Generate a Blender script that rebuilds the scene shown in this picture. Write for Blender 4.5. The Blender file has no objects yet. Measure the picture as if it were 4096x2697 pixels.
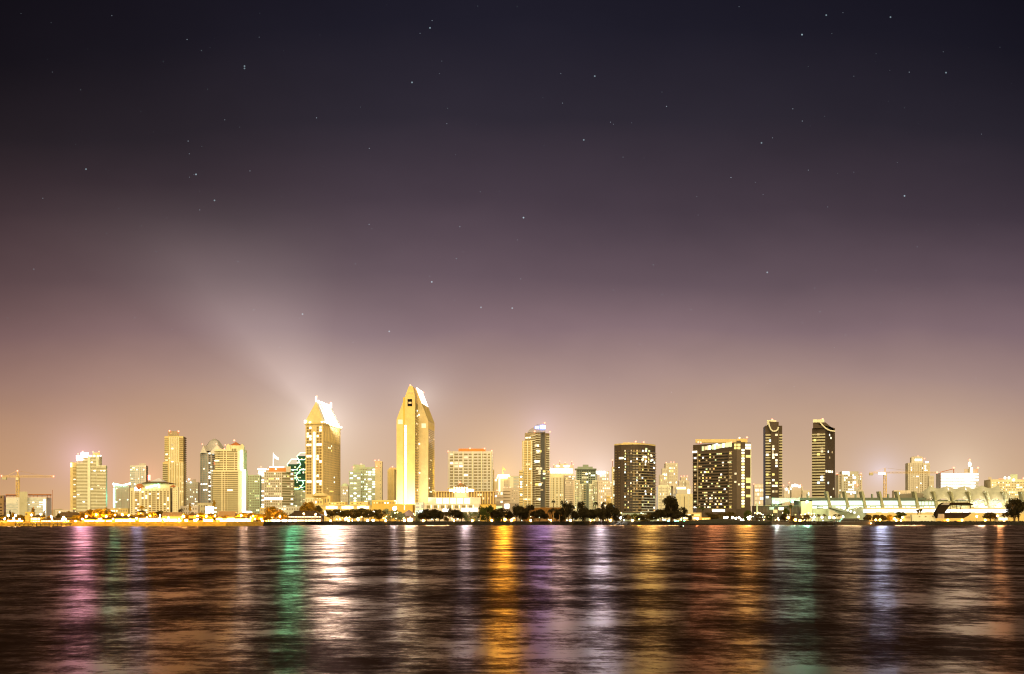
import bpy, math, random
from mathutils import Vector, Matrix
rng = random.Random(11)
S = bpy.context.scene
C = S.collection
# ------------------------------------------------------------------ survey of the place
# The photograph was taken 4 m above the water, about a kilometre across the bay from the quay.
F, CX, HZ, EYE, G = 4900.0, 2048.0, 2082.0, 4.0, 3.2
def X(px, Y): return (px - CX) / F * Y
def Z(py, Y): return EYE - (py - HZ) / F * Y
def shore_y(px):
    if px < 900: return 850.0
    if px < 1250: return 850 + (px - 900) / 350 * 150
    if px < 2700: return 1000 + (px - 1250) / 1450 * 40
    return 1040.0
# ------------------------------------------------------------------ node helpers
class E:
    """tiny expression wrapper over shader math nodes"""
    def __init__(s, nt, sock): s.nt, s.k = nt, sock
    def _o(s, op, *a, clamp=False):
        n = s.nt.nodes.new('ShaderNodeMath'); n.operation = op; n.use_clamp = clamp
        for i, v in enumerate((s,) + a):
            if isinstance(v, E): s.nt.links.new(v.k, n.inputs[i])
            else: n.inputs[i].default_value = float(v)
        return E(s.nt, n.outputs[0])
    def __add__(s, o): return s._o('ADD', o)
    __radd__ = __add__
    def __sub__(s, o): return s._o('SUBTRACT', o)
    def __rsub__(s, o): return (s * -1.0) + o
    def __mul__(s, o): return s._o('MULTIPLY', o)
    __rmul__ = __mul__
    def __truediv__(s, o): return s._o('DIVIDE', o)
    def mx(s, o): return s._o('MAXIMUM', o)
    def mn(s, o): return s._o('MINIMUM', o)
    def pw(s, o): return s._o('POWER', o)
    def exp(s): return s._o('EXPONENT')
    def sqrt(s): return s._o('SQRT')
    def atan2(s, o): return s._o('ARCTAN2', o)
    def c01(s): return s._o('ADD', 0.0, clamp=True)
def comb(nt, x, y, z):
    n = nt.nodes.new('ShaderNodeCombineXYZ')
    for i, v in enumerate((x, y, z)):
        if isinstance(v, E): nt.links.new(v.k, n.inputs[i])
        else: n.inputs[i].default_value = v
    return n.outputs[0]
def noise(nt, vec, scale, detail=3.0, rough=0.5):
    n = nt.nodes.new('ShaderNodeTexNoise'); n.inputs['Scale'].default_value = scale
    n.inputs['Detail'].default_value = detail; n.inputs['Roughness'].default_value = rough
    nt.links.new(vec, n.inputs['Vector']); return n
def ramp(nt, fac, stops):
    n = nt.nodes.new('ShaderNodeValToRGB'); el = n.color_ramp.elements
    while len(el) < len(stops): el.new(0.5)
    for e, (p, c) in zip(el, stops): e.position = p; e.color = (*c, 1)
    nt.links.new(fac.k if isinstance(fac, E) else fac, n.inputs[0]); return n
def lin(r, g, b):
    f = lambda v: (v / 255 / 12.92) if v / 255 <= .04045 else ((v / 255 + .055) / 1.055) ** 2.4
    return (f(r), f(g), f(b))
# ------------------------------------------------------------------ materials
MATS = {}
def mat(name, rgb, rough=.8, var=.18, scale=.12, spec=.3, metallic=0.0):
    if name in MATS: return MATS[name]
    m = bpy.data.materials.new(name); m.use_nodes = True; nt = m.node_tree
    b = nt.nodes['Principled BSDF']
    tc = nt.nodes.new('ShaderNodeTexCoord')
    n1 = noise(nt, tc.outputs['Object'], scale, 4, .6)
    n2 = noise(nt, tc.outputs['Object'], scale * 9, 2, .5)
    f = (E(nt, n1.outputs[0]) * .65 + E(nt, n2.outputs[0]) * .35)
    lo = tuple(v * (1 - var) for v in rgb); hi = tuple(min(1, v * (1 + var)) for v in rgb)
    r = ramp(nt, f, [(.28, lo), (.72, hi)])
    nt.links.new(r.outputs[0], b.inputs['Base Color'])
    b.inputs['Roughness'].default_value = rough; b.inputs['Specular IOR Level'].default_value = spec
    b.inputs['Metallic'].default_value = metallic
    MATS[name] = m; return m
def glow(name, rgb, strength, sample=False, var=0.35, scale=.8):
    if name in MATS: return MATS[name]
    m = bpy.data.materials.new(name); m.use_nodes = True; nt = m.node_tree
    b = nt.nodes['Principled BSDF']; b.inputs['Base Color'].default_value = (.3, .28, .25, 1)
    b.inputs['Roughness'].default_value = .4
    tc = nt.nodes.new('ShaderNodeTexCoord')
    n = noise(nt, tc.outputs['Object'], scale, 2)
    k = (E(nt, n.outputs[0]) - .5) * (2 * var) + 1.0
    nt.links.new((k * strength).k, b.inputs['Emission Strength'])
    b.inputs['Emission Color'].default_value = (*rgb, 1)
    m.cycles.emission_sampling = 'AUTO' if sample else 'NONE'
    MATS[name] = m; return m
# ------------------------------------------------------------------ mesh helpers
class MB:
    def __init__(s): s.v, s.f, s.mi = [], [], []
    def add(s, vs, fs, mi=0):
        o = len(s.v); s.v += [tuple(p) for p in vs]
        s.f += [tuple(i + o for i in f) for f in fs]; s.mi += [mi] * len(fs)
    def box(s, x0, x1, y0, y1, z0, z1, mi=0):
        s.add([(x0,y0,z0),(x1,y0,z0),(x1,y1,z0),(x0,y1,z0),(x0,y0,z1),(x1,y0,z1),(x1,y1,z1),(x0,y1,z1)],
              [(0,3,2,1),(4,5,6,7),(0,1,5,4),(1,2,6,5),(2,3,7,6),(3,0,4,7)], mi)
    def prism(s, pts, z0, z1, mi=0):
        n = len(pts)
        s.add([(p[0],p[1],z0) for p in pts] + [(p[0],p[1],z1) for p in pts],
              [tuple(range(n-1,-1,-1)), tuple(range(n,2*n))] + [(i,(i+1)%n,n+(i+1)%n,n+i) for i in range(n)], mi)
    def sweep(s, poly, ext, mi=0):
        """closed polygon (3-D points) extruded by vector ext"""
        n = len(poly); e = Vector(ext)
        a = [Vector(p) for p in poly]
        s.add(a + [p + e for p in a], [tuple(range(n)), tuple(range(2*n-1, n-1, -1))] +
              [(i, n+i, n+(i+1)%n, (i+1)%n) for i in range(n)], mi)
    def bar(s, a, b, r0, r1=None, n=6, mi=0):
        r1 = r0 if r1 is None else r1
        a, b = Vector(a), Vector(b); d = (b - a).normalized()
        u = d.orthogonal().normalized(); w = d.cross(u)
        vs = [p + (u * math.cos(t) + w * math.sin(t)) * r for p, r in ((a, r0), (b, r1))
              for t in [2 * math.pi * k / n for k in range(n)]]
        s.add(vs, [(i, (i+1)%n, n+(i+1)%n, n+i) for i in range(n)] + [tuple(range(n-1,-1,-1)), tuple(range(n,2*n))], mi)
    def ball(s, c, r, n=8, m=5, sz=1.0, mi=0):
        vs = [(c[0], c[1], c[2] - r*sz)]
        for j in range(1, m):
            t = math.pi * j / m - math.pi / 2
            for k in range(n):
                p = 2 * math.pi * k / n
                vs.append((c[0]+r*math.cos(t)*math.cos(p), c[1]+r*math.cos(t)*math.sin(p), c[2]+r*sz*math.sin(t)))
        vs.append((c[0], c[1], c[2] + r*sz)); L = len(vs) - 1
        fs = [(0, 1+(k+1)%n, 1+k) for k in range(n)]
        for j in range(m - 2):
            for k in range(n):
                a, b = 1+j*n+k, 1+j*n+(k+1)%n
                fs.append((a, b, b+n, a+n))
        fs += [(L, L-n+k, L-n+(k+1)%n) for k in range(n)]
        s.add(vs, fs, mi)
    def mesh(s, name, mats, smooth=False):
        me = bpy.data.meshes.new(name); me.from_pydata(s.v, [], s.f)
        for m in (mats if isinstance(mats, (list, tuple)) else [mats]): me.materials.append(m)
        me.polygons.foreach_set('material_index', s.mi)
        if smooth: me.polygons.foreach_set('use_smooth', [True] * len(s.f))
        me.update(); return me
    def build(s, name, mats, parent=None, loc=(0,0,0), smooth=False):
        return put(name, s.mesh(name, mats, smooth), parent, loc)
def put(name, me, parent=None, loc=(0,0,0), rz=0.0, scale=None):
    o = bpy.data.objects.new(name, me); C.objects.link(o); o.location = loc
    if rz: o.rotation_euler = (0, 0, rz)
    if scale: o.scale = scale
    if parent is not None: o.parent = parent
    return o
LABELS = set()
def tag(o, label, cat, group=None, kind=None):
    o['label'] = label; o['category'] = cat
    if group: o['group'] = group
    if kind: o['kind'] = kind
    if label in LABELS and not group: print('DUP LABEL', label)
    if len(label.split()) > 16: print('LONG', label)
    LABELS.add(label)
    return o
def empty(name, loc, label, cat, group=None):
    o = bpy.data.objects.new(name, None); C.objects.link(o); o.location = loc; o.empty_display_size = 3
    return tag(o, label, cat, group)
_boxes = {}
def boxmesh(w, d, h, m):
    k = (round(w,2), round(d,2), round(h,2), m.name)
    if k not in _boxes:
        b = MB(); b.box(-w/2, w/2, -d, .12, -h/2, h/2); _boxes[k] = b.mesh('pane', m)
    return _boxes[k]
_ball = {}
def ballmesh(r, m):
    k = (round(r,2), m.name)
    if k not in _ball:
        b = MB(); b.ball((0,0,0), r, 8, 6); _ball[k] = b.mesh('globe', m, True)
    return _ball[k]
# ------------------------------------------------------------------ buildings
class Face:
    def __init__(s, b, p0, p1, z0, z1):
        s.b, s.p0, s.p1, s.z0, s.z1 = b, Vector(p0[:2]), Vector(p1[:2]), z0, z1
        s.d = s.p1 - s.p0; s.w = s.d.length; s.u = s.d / s.w; s.rz = math.atan2(s.u.y, s.u.x)
    def pt(s, u, z): p = s.p0 + s.d * u; return (p.x, p.y, z)
    def pane(s, name, u, z, w, h, m, d=.15):
        s.b.items.setdefault(name, []).append((s.pt(u, z), s.rz, w, d, h, m))
    def grid(s, nr, nc, wf=.6, hf=.55, dark=None, lit=(), p=0., u0=.04, u1=.96, z0=None, z1=None, name='window', d=.15, skip=None, stag=False):
        z0 = s.z0 if z0 is None else z0; z1 = s.z1 if z1 is None else z1
        fh, cw = (z1 - z0) / nr, (u1 - u0) / nc
        for r in range(nr):
            run = 0
            for c in range(nc):
                if skip and skip(r, c): continue
                if run > 0: run -= 1; m = mm
                elif lit and rng.random() < p:
                    m = mm = rng.choice(lit); run = rng.choice((0, 0, 0, 1, 2))
                else: m = dark
                if m is None: continue
                off = .5 if (stag and r % 2) else 0
                if off and c == nc - 1: continue
                s.pane(name, u0 + (c + .5 + off) * cw, z0 + (r + .5) * fh, s.w * cw * wf, fh * hf, m, d + (.04 if m is not dark else 0))
    def bands(s, n, hf, m, name='ribbon_window', u0=0., u1=1., z0=None, z1=None, d=.15, off=.5):
        z0 = s.z0 if z0 is None else z0; z1 = s.z1 if z1 is None else z1
        fh = (z1 - z0) / n
        for r in range(n): s.pane(name, (u0 + u1) / 2, z0 + (r + off) * fh, s.w * (u1 - u0), fh * hf, m, d)
    def ribs(s, n, w, m, name='pier', z0=None, z1=None, d=.5, u0=0., u1=1.):
        z0 = s.z0 if z0 is None else z0; z1 = s.z1 if z1 is None else z1
        for i in range(n): s.pane(name, u0 + (u1 - u0) * ((i + .5) / n), (z0 + z1) / 2, w, z1 - z0, m, d)
    def spots(s, n, nr, lit, w=2.4, hf=.6, u0=.05, u1=.95, z0=None, z1=None, d=.24, name='window', off=.5):
        z0 = s.z0 if z0 is None else z0; z1 = s.z1 if z1 is None else z1
        fh = (z1 - z0) / nr; seen = set(); k = 0
        nc = max(1, int(s.w * (u1 - u0) / (w * 1.25)))
        while k < n and len(seen) < nr * nc:
            r, c = rng.randrange(nr), rng.randrange(nc)
            k += 1
            if (r, c) in seen: continue
            seen.add((r, c))
            s.pane(name, u0 + (u1 - u0) * (c + .5) / nc, z0 + (r + off) * fh, w * rng.uniform(.8, 1.1), fh * hf, rng.choice(lit), d)
class B:
    def __init__(s, name, label, cat, px, Y, group=None):
        s.Y = Y; s.o = Vector((X(px, Y), Y, G)); s.items = {}
        s.root = empty(name, s.o, label, cat, group)
    def z(s, py, dY=0): return Z(py, s.Y + dY)
    def p(s, px, dY=0): return (X(px, s.Y + dY), s.Y + dY)
    def add(s, name, mb, m, smooth=False):
        mb.v = [(a - s.o.x, b - s.o.y, c - s.o.z) for a, b, c in mb.v]
        return mb.build(name, m, s.root, smooth=smooth)
    def prism(s, pts, z0, z1, m, name='wall'):
        mb = MB(); mb.prism(pts, z0, z1); s.add(name, mb, m)
        n = len(pts); return [Face(s, pts[i], pts[(i+1) % n], z0, z1) for i in range(n)]
    def body3(s, x0, xc, x1, ytop, dl, dr, m, dY=0, zb=None, name='wall', zt=None):
        """corner nearest the viewer at xc; left end x0 is dl farther, right end x1 dr farther"""
        L, K, R = Vector(s.p(x0, dY + dl)), Vector(s.p(xc, dY)), Vector(s.p(x1, dY + dr))
        Bk = L + R - K
        fs = s.prism([L, K, R, Bk], G - .3 if zb is None else zb, s.z(ytop, dY) if zt is None else zt, m, name)
        return fs[0], fs[1]
    def body(s, x0, x1, ytop, depth, m, dY=0, zb=None, name='wall', zt=None):
        """square-on block whose outline runs from x0 to x1; returns front face and the visible side face"""
        Y = s.Y + dY; mid = (x0 + x1) / 2
        nat = abs((x1 if mid < CX else x0) - CX) * depth / (Y + depth)
        side = min(nat, .11 * (x1 - x0))
        if mid < CX:
            a, b = X(x0, Y), X(x1 - side, Y); c, d_ = X(x1, Y + depth), X(x0, Y) + (X(x1, Y + depth) - X(x1 - side, Y)) * .3
        else:
            a, b = X(x0 + side, Y), X(x1, Y); d_ = X(x0, Y + depth); c = b + (d_ - a) * .3
        fs = s.prism([(a, Y), (b, Y), (c, Y + depth), (d_, Y + depth)], G - .3 if zb is None else zb,
                     s.z(ytop, dY) if zt is None else zt, m, name)
        return fs[0], (fs[1] if mid < CX else fs[3])
    def beacon(s, px, py, dY=2, r=.8, m=None, name='beacon'):
        Y = s.Y + dY; c = Vector((X(px, Y), Y, Z(py, Y))) - s.o
        return put(name, ballmesh(r, m or M['red']), s.root, c)
    def finish(s, cap=100):
        for name, it in s.items.items():
            it.sort(key=lambda q: (q[5].name.startswith('glow'), q[2] * q[4]), reverse=True)
            for (c, rz, w, d, h, m) in it[:cap]:
                put(name, boxmesh(w, d, h, m), s.root, Vector(c) - s.o, rz)
            rest = it[cap:]
            if rest:
                ms = []; mb = MB()
                for (c, rz, w, d, h, m) in rest:
                    if m not in ms: ms.append(m)
                    i = ms.index(m); R = Matrix.Rotation(rz, 3, 'Z')
                    q = MB(); q.box(-w/2, w/2, -d, .12, -h/2, h/2)
                    mb.add([R @ Vector(v) + Vector(c) - s.o for v in q.v], q.f, i)
                o = mb.build(name, ms, s.root); o['kind'] = 'stuff'
        return s
# ------------------------------------------------------------------ palette
M = {}
def setup_mats():
    W = lambda k, rgb, **a: M.__setitem__(k, mat('wall_' + k, rgb, **a))
    W('cream', (.80, .68, .44)); W('ivory', (.82, .76, .58)); W('sand', (.72, .54, .26)); W('gold', (.78, .56, .22))
    W('amber', (.75, .46, .10)); W('grey', (.52, .45, .40)); W('greyw', (.72, .66, .58)); W('taupe', (.36, .28, .19))
    W('brownw', (.30, .18, .085)); W('dkbrown', (.080, .053, .036)); W('panel', (.125, .086, .060)); W('orange', (.75, .28, .08))
    W('palegreen', (.55, .62, .44)); W('mist', (.74, .62, .50), var=.08); W('mistw', (.62, .54, .44), var=.1)  # mist walls hold the distance haze in their base colour
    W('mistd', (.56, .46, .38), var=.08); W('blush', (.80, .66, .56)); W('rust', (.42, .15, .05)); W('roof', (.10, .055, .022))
    W('roofd', (.045, .028, .014)); W('concrete', (.50, .44, .30)); W('bluegrey', (.56, .58, .58)); W('green', (.022, .075, .045))
    W('gsteel', (.30, .34, .27)); W('sail', (.52, .50, .40)); W('sailshade', (.26, .22, .17)); W('metal', (.20, .17, .13), rough=.5)
    W('yellowsteel', (.75, .50, .16), rough=.5); W('black', (.012, .009, .007), spec=.05); W('hull', (.30, .25, .22), rough=.4)
    W('hulld', (.022, .014, .009), rough=.9, spec=.03); W('chalk', (.54, .50, .42)); W('lav', (.6, .55, .62))
    G_ = lambda k, rgb, **a: M.__setitem__(k, mat('glass_' + k, rgb, var=.3, scale=.5, spec=.5, **a))
    G_('dk', (.024, .019, .012), rough=.25); G_('brown', (.24, .16, .06), rough=.5); G_('olive', (.27, .21, .095), rough=.5)
    G_('light', (.46, .33, .15), rough=.5); G_('mid', (.30, .23, .14), rough=.5); G_('haze', (.50, .41, .33), rough=.6); G_('hazeb', (.50, .50, .48), rough=.6)  # haze panes are paled so distance haze sits in the glass colour
    G_('steel', (.14, .13, .12), rough=.3); G_('bluish', (.33, .40, .42), rough=.4)
    L = lambda k, rgb, st, **a: M.__setitem__(k, glow('glow_' + k, rgb, st, **a))
    L('warm', (1, .86, .58), 2.2); L('warmdim', (1, .78, .42), .95); L('yel', (1, .78, .16), 1.3); L('amb', (1, .50, .10), .8)
    L('cool', (.80, 1, .93), 2.4); L('white', (1, .95, .86), 3.2); L('blue', (.30, .48, 1), 1.6); L('redl', (1, .18, .05), 1.2)
    L('gdim', (.78, .95, .42), .9); L('dusk', (1, .62, .22), .38)
    L('shop', (1, .80, .42), 3.0); L('shoplit', (1, .58, .10), 22.0, sample=True)
    L('red', (1, .12, .07), 7.0)
WATER = (0.060, 0.20, 0.010, 0.30)
K = 2.9e4
BAY = [  # px, py, depth, power, colour, width, height of the area lights added for the water streaks
 (329, 1826, 1417, 1.25*K, (1, .52, .78), 6, 3), (456, 1990, 1496, .5*K, (.10, 1, .70), 2, 8), (551, 1955, 1256, .4*K, (.55, .62, 1), 5, 2),
 (1168, 1858, 1412, 1.0*K, (.12, 1, .52), 9, 2), (1340, 1720, 1232, 2.4*K, (1, .90, .80), 16, 3), (1310, 1690, 1228, 1.0*K, (1, .90, .74), 10, 2),
 (1640, 1990, 1232, 1.1*K, (1, .90, .62), 10, 12), (1579, 2034, 1058, .35*K, (.9, .92, 1), 2, 2), (1862, 1962, 1230, .5*K, (.88, .85, 1), 5, 2),
 (2014, 1905, 1592, 3.6*K, (1, .50, .03), 10, 4), (2006, 2077, 1038, .9*K, (1, .48, .03), 2, 2), (2172, 1709, 1296, .36*K, (.50, .34, 1), 5, 3), (2168, 2070, 1058, .22*K, (.42, .22, 1), 2, 2),
 (2245, 1879, 1476, .8*K, (1, .80, .74), 14, 2), (2402, 1890, 1846, 2.9*K, (.72, .76, 1), 11, 3), (2416, 2050, 1058, .4*K, (.7, .75, 1), 2, 2),
 (2556, 2074, 1050, .55*K, (1, .58, .08), 2, 2), (2600, 1810, 1188, .5*K, (1, .68, .16), 8, 4), (2790, 2076, 1058, .25*K, (1, .34, .12), 2, 2), (1750, 2080, 1020, .22*K, (1, .70, .34), 20, 2), (2440, 2078, 1030, .2*K, (1, .66, .28), 24, 2), (2660, 2076, 1040, .2*K, (1, .62, .25), 24, 2), (3640, 2070, 1048, .22*K, (1, .66, .34), 24, 2), (2860, 1800, 1180, .28*K, (1, .42, .16), 8, 2),
 (2985, 1790, 1184, .5*K, (1, .56, .12), 5, 3), (2996, 2072, 1050, .3*K, (1, .52, .10), 2, 2), (3110, 2010, 1102, .26*K, (.6, .78, .9), 2, 2), (3169, 2006, 1102, .24*K, (.50, 1, .82), 2, 2), (3228, 2006, 1102, .30*K, (.30, 1, .74), 2, 2),
 (3400, 2012, 1112, .35*K, (1, .80, .45), 20, 3), (3527, 1894, 1416, 1.2*K, (.46, .62, 1), 6, 2), (3800, 1915, 1412, .75*K, (1, .90, .66), 30, 8), (3870, 1915, 1412, .5*K, (1, .90, .66), 20, 6), (3929, 2023, 1104, .25*K, (1, .8, .55), 3, 3), (4000, 2023, 1104, .45*K, (1, .50, .20), 3, 3),
 (480, 2084, 896, .42*K, (1, .50, .10), 14, 2), (620, 2082, 904, .45*K, (1, .48, .10), 18, 2), (760, 2082, 902, .40*K, (1, .50, .12), 14, 2), (900, 2082, 908, .45*K, (1, .52, .14), 14, 2), (976, 1990, 1290, .6*K, (1, .80, .60), 3, 20), (700, 1730, 1470, .2*K, (1, .5, .25), 4, 2), (1060, 1890, 1500, .35*K, (1, .75, .75), 6, 2), (220, 2088, 894, .32*K, (1, .5, .14), 16, 2)]
setup_mats()
# ------------------------------------------------------------------ camera, sun, render settings
cam = bpy.data.cameras.new('camera'); co = bpy.data.objects.new('camera', cam); C.objects.link(co)
co.location = (0, 0, EYE); co.rotation_euler = (math.radians(90), 0, 0)
cam.sensor_width = 36; cam.lens = 36 * F / 4096; cam.shift_y = (HZ - 1348.5) / 4096
cam.clip_start = .5; cam.clip_end = 60000
S.camera = co
S.view_settings.view_transform = 'Standard'; S.view_settings.look = 'None'; S.view_settings.exposure = 0
cy = S.cycles
S.render.engine = 'CYCLES'
cy.use_denoising = True; cy.denoiser = 'OPENIMAGEDENOISE'
cy.max_bounces = 3; cy.diffuse_bounces = 1; cy.glossy_bounces = 2; cy.transparent_max_bounces = 4
cy.caustics_reflective = False; cy.caustics_refractive = False; cy.sample_clamp_indirect = 3.0
cy.use_light_tree = True; cy.filter_width = 1.15
SUN_E = 16      # elevation of the soft low light from behind the viewer
sl = bpy.data.lights.new('city_glow', 'SUN'); sl.energy = 7.1; sl.angle = math.radians(120); sl.color = (1, .80, .41)
so = bpy.data.objects.new('city_glow', sl); C.objects.link(so)
d = Vector((math.cos(math.radians(SUN_E)) * math.sin(math.radians(2)), math.cos(math.radians(SUN_E)) * math.cos(math.radians(2)), -math.sin(math.radians(SUN_E))))
so.rotation_euler = d.to_track_quat('-Z', 'Y').to_euler()
# ------------------------------------------------------------------ night sky: light-polluted haze, clouds, stars
w = bpy.data.worlds.new('World'); S.world = w; w.use_nodes = True; nt = w.node_tree
bg = nt.nodes['Background']
tc = nt.nodes.new('ShaderNodeTexCoord'); sep = nt.nodes.new('ShaderNodeSeparateXYZ'); nt.links.new(tc.outputs['Generated'], sep.inputs[0])
x, y, z = (E(nt, sep.outputs[i]) for i in range(3))
hor = (x * x + y * y).sqrt().mx(.02)
el = (z / hor).mx(0.0)                                        # tangent of elevation
yy = y.mx(.08); a = x / yy; b = (z / yy).mx(0.0)              # tangent plane toward the city
front = ((y - .05) * 4.0).c01()
cl = noise(nt, comb(nt, a * 1.7 + b * .8, b * 3.4, y * .5), 1.0, 4, .5)
cl2 = noise(nt, comb(nt, a * 5 + b * 3.0, b * 11.0, 3.0), 1.0, 3, .5)
cloud = (E(nt, cl.outputs[0]) - .5) * .085 + (E(nt, cl2.outputs[0]) - .5) * .03
side = (a * a) * .48                                           # sky colour darkened toward the sides, after lens vignetting
lowleft = ((a + .10) * -.16).mx(0.0)
f = (el + cloud * (el * 9).mn(1.0) + side * (el * 2.2).mn(1.0)) / .62
stops = [(0.0, lin(226,187,136)), (.05, lin(209,172,137)), (.125, lin(192,158,136)), (.185, lin(168,139,133)), (.26, lin(133,109,116)),
         (.34, lin(101,83,93)), (.44, lin(71,59,70)), (.55, lin(46,41,52)), (.68, lin(30,28,40)), (.85, lin(17,16,28)), (1.0, lin(11,11,20))]
grad = ramp(nt, f, stops)
def scalecol(col, k):
    n = nt.nodes.new('ShaderNodeVectorMath'); n.operation = 'SCALE'
    if isinstance(col, tuple): n.inputs[0].default_value = col
    else: nt.links.new(col, n.inputs[0])
    if isinstance(k, E): nt.links.new(k.k, n.inputs['Scale'])
    else: n.inputs['Scale'].default_value = k
    return n.outputs[0]
def addcol(p, q):
    n = nt.nodes.new('ShaderNodeVectorMath'); n.operation = 'ADD'; nt.links.new(p, n.inputs[0]); nt.links.new(q, n.inputs[1]); return n.outputs[0]
behind = (y * .9 + .45).c01() * .72 + .28
cl3 = noise(nt, comb(nt, a * 3.2 - b * 1.4, b * 5.5 + a * .8, 7.0), 1.0, 5, .55)
patch = (E(nt, cl3.outputs[0]) - .5) * .50 * (el * 8).mn(1.0) + 1.0
col = scalecol(grad.outputs[0], behind * patch * (1.0 - (a * a).mn(.25) * 1.7 * (el * 2.6).mn(1.0)))
# warmer and dimmer toward the left edge
wl = ((a * -1.0 - .12) * 3.2).c01() * front
tint = nt.nodes.new('ShaderNodeMix'); tint.data_type = 'RGBA'; tint.blend_type = 'MULTIPLY'
nt.links.new(wl.k, tint.inputs['Factor']); nt.links.new(col, tint.inputs['A']); tint.inputs['B'].default_value = (.92, .80, .70, 1)
col = tint.outputs['Result']
# haze lit by the floodlit hotel roof: a soft ray leaning left and a glow around the crown
bx, bz = (1290 - CX) / F, (HZ - 1690) / F
da, db = a - bx, (b - bz)
r2 = da * da + db * db; r = r2.sqrt()
ang = da.atan2(db.mx(.0001))                                   # 0 straight up, negative to the left
t = (ang + .58) / .52
shape = ((ang + 1.02) * 3.4).c01() * ((.12 - ang) * 1.25).c01()
edge = (((ang + .50) * 1.9).pw(2.0) * -1.0).exp()
beam = (shape * .62 + edge * .30) * (r * -4.8).exp() * (r * 25).mn(1.0) * (((.275 - b) * 9).c01()) * front
col = addcol(col, scalecol((.19, .162, .15), beam))
halo = ((r * -26.0).exp() * .55 + (r * -75.0).exp() * .7) * front
col = addcol(col, scalecol((.55, .50, .46), halo))
for px, py, k, s_, cc in [(330,1835,60,.45,(.75,.5,.75)), (2014,1900,38,.42,(.9,.55,.12)), (2165,1715,70,.22,(.6,.5,.9)),
                          (2250,1885,34,.35,(.9,.7,.6)), (2400,1890,60,.4,(.8,.75,.8)), (3527,1894,80,.5,(.45,.55,.9)),
                          (3830,1910,40,.4,(.8,.75,.6)), (1690,1590,70,.35,(.7,.65,.6)), (1170,1870,45,.28,(.5,.85,.55)), (596,1910,70,.25,(.9,.3,.2)),
                          (700,2000,14,.16,(.8,.5,.15)), (3000,2000,16,.16,(.75,.65,.4))]:
    qa, qb = a - (px - CX) / F, b - (HZ - py) / F
    g = (((qa * qa + qb * qb).sqrt() * -k).exp() * s_) * front
    col = addcol(col, scalecol(cc, g))
# stars
for sc_, th, k, thin in ((46.0, .022, .6, 4.5), (95.0, .046, .40, 1.3)):
    vo = nt.nodes.new('ShaderNodeTexVoronoi'); vo.feature = 'F1'; vo.inputs['Scale'].default_value = sc_
    nt.links.new(comb(nt, a, b, .37 * sc_), vo.inputs['Vector'])
    sv = nt.nodes.new('ShaderNodeSeparateXYZ'); nt.links.new(vo.outputs['Color'], sv.inputs[0])
    on = ((th - E(nt, vo.outputs['Distance'])) * (2.5 / th)).c01() * E(nt, sv.outputs[0]).pw(thin) * k * front * ((b - .07) * 7).c01()
    col = addcol(col, scalecol((.62, .74, .86), on))
for px, py, k in [(784,698,.7),(2094,871,.9),(1727,1128,.8),(3208,139,.8),(3618,784,.8),(2049,1233,.6),(1210,1257,.6),(1720,112,.6),(978,265,.5),(978,274,.4),
                  (1648,330,.6),(344,677,.5),(3562,69,.5),(3305,61,.5),(858,802,.5),(2379,305,.5),(3784,291,.5),(3069,1090,.6),(1924,1230,.5),(1557,1326,.6),(2335,560,.5),(3046,572,.5)]:
    qa, qb = a - (px - CX) / F, b - (HZ - py) / F
    on = ((.00085 - (qa * qa + qb * qb).sqrt()) * 2200).c01() * (k * .6) * front
    col = addcol(col, scalecol((.60, .82, .92), on))
nt.links.new(col, bg.inputs['Color']); bg.inputs['Strength'].default_value = 1.0
w.cycles.sampling_method = 'MANUAL'; w.cycles.sample_map_resolution = 256
# ------------------------------------------------------------------ water
m = bpy.data.materials.new('bay_water'); m.use_nodes = True; nt = m.node_tree
for n in list(nt.nodes):
    if n.type != 'OUTPUT_MATERIAL': nt.nodes.remove(n)
out = [n for n in nt.nodes if n.type == 'OUTPUT_MATERIAL'][0]
geo = nt.nodes.new('ShaderNodeNewGeometry'); sp = nt.nodes.new('ShaderNodeSeparateXYZ'); nt.links.new(geo.outputs['Position'], sp.inputs[0])
wx, wy = E(nt, sp.outputs[0]), E(nt, sp.outputs[1])
n1 = noise(nt, comb(nt, wx * .45 + wy * .10, wy * 1.4, 0.0), 1.0, 6, .66)       # chop
n2 = noise(nt, comb(nt, wx * .07 - wy * .02, wy * .20, 4.0), 1.0, 4, .60)       # swell
n3 = noise(nt, comb(nt, wx * .105 + wy * .008, wy * .070, 9.0), 1.0, 12, .80)                 # gust streaks, all sizes
n4 = noise(nt, comb(nt, wx * 1.6 + wy * .5, wy * 5.0, 2.0), 1.0, 4, .65)        # ripples
hgt = E(nt, n1.outputs[0]) * WATER[0] + E(nt, n2.outputs[0]) * WATER[1] + E(nt, n4.outputs[0]) * WATER[2]
bp = nt.nodes.new('ShaderNodeBump'); bp.inputs['Strength'].default_value = 1.0; bp.inputs['Distance'].default_value = 1.0
nt.links.new(hgt.k, bp.inputs['Height'])
gl = nt.nodes.new('ShaderNodeBsdfGlossy'); gl.distribution = 'GGX'
gust = E(nt, n3.outputs[0])
nt.links.new(((gust - .5) * .03 + WATER[3]).k, gl.inputs['Roughness'])
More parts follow.
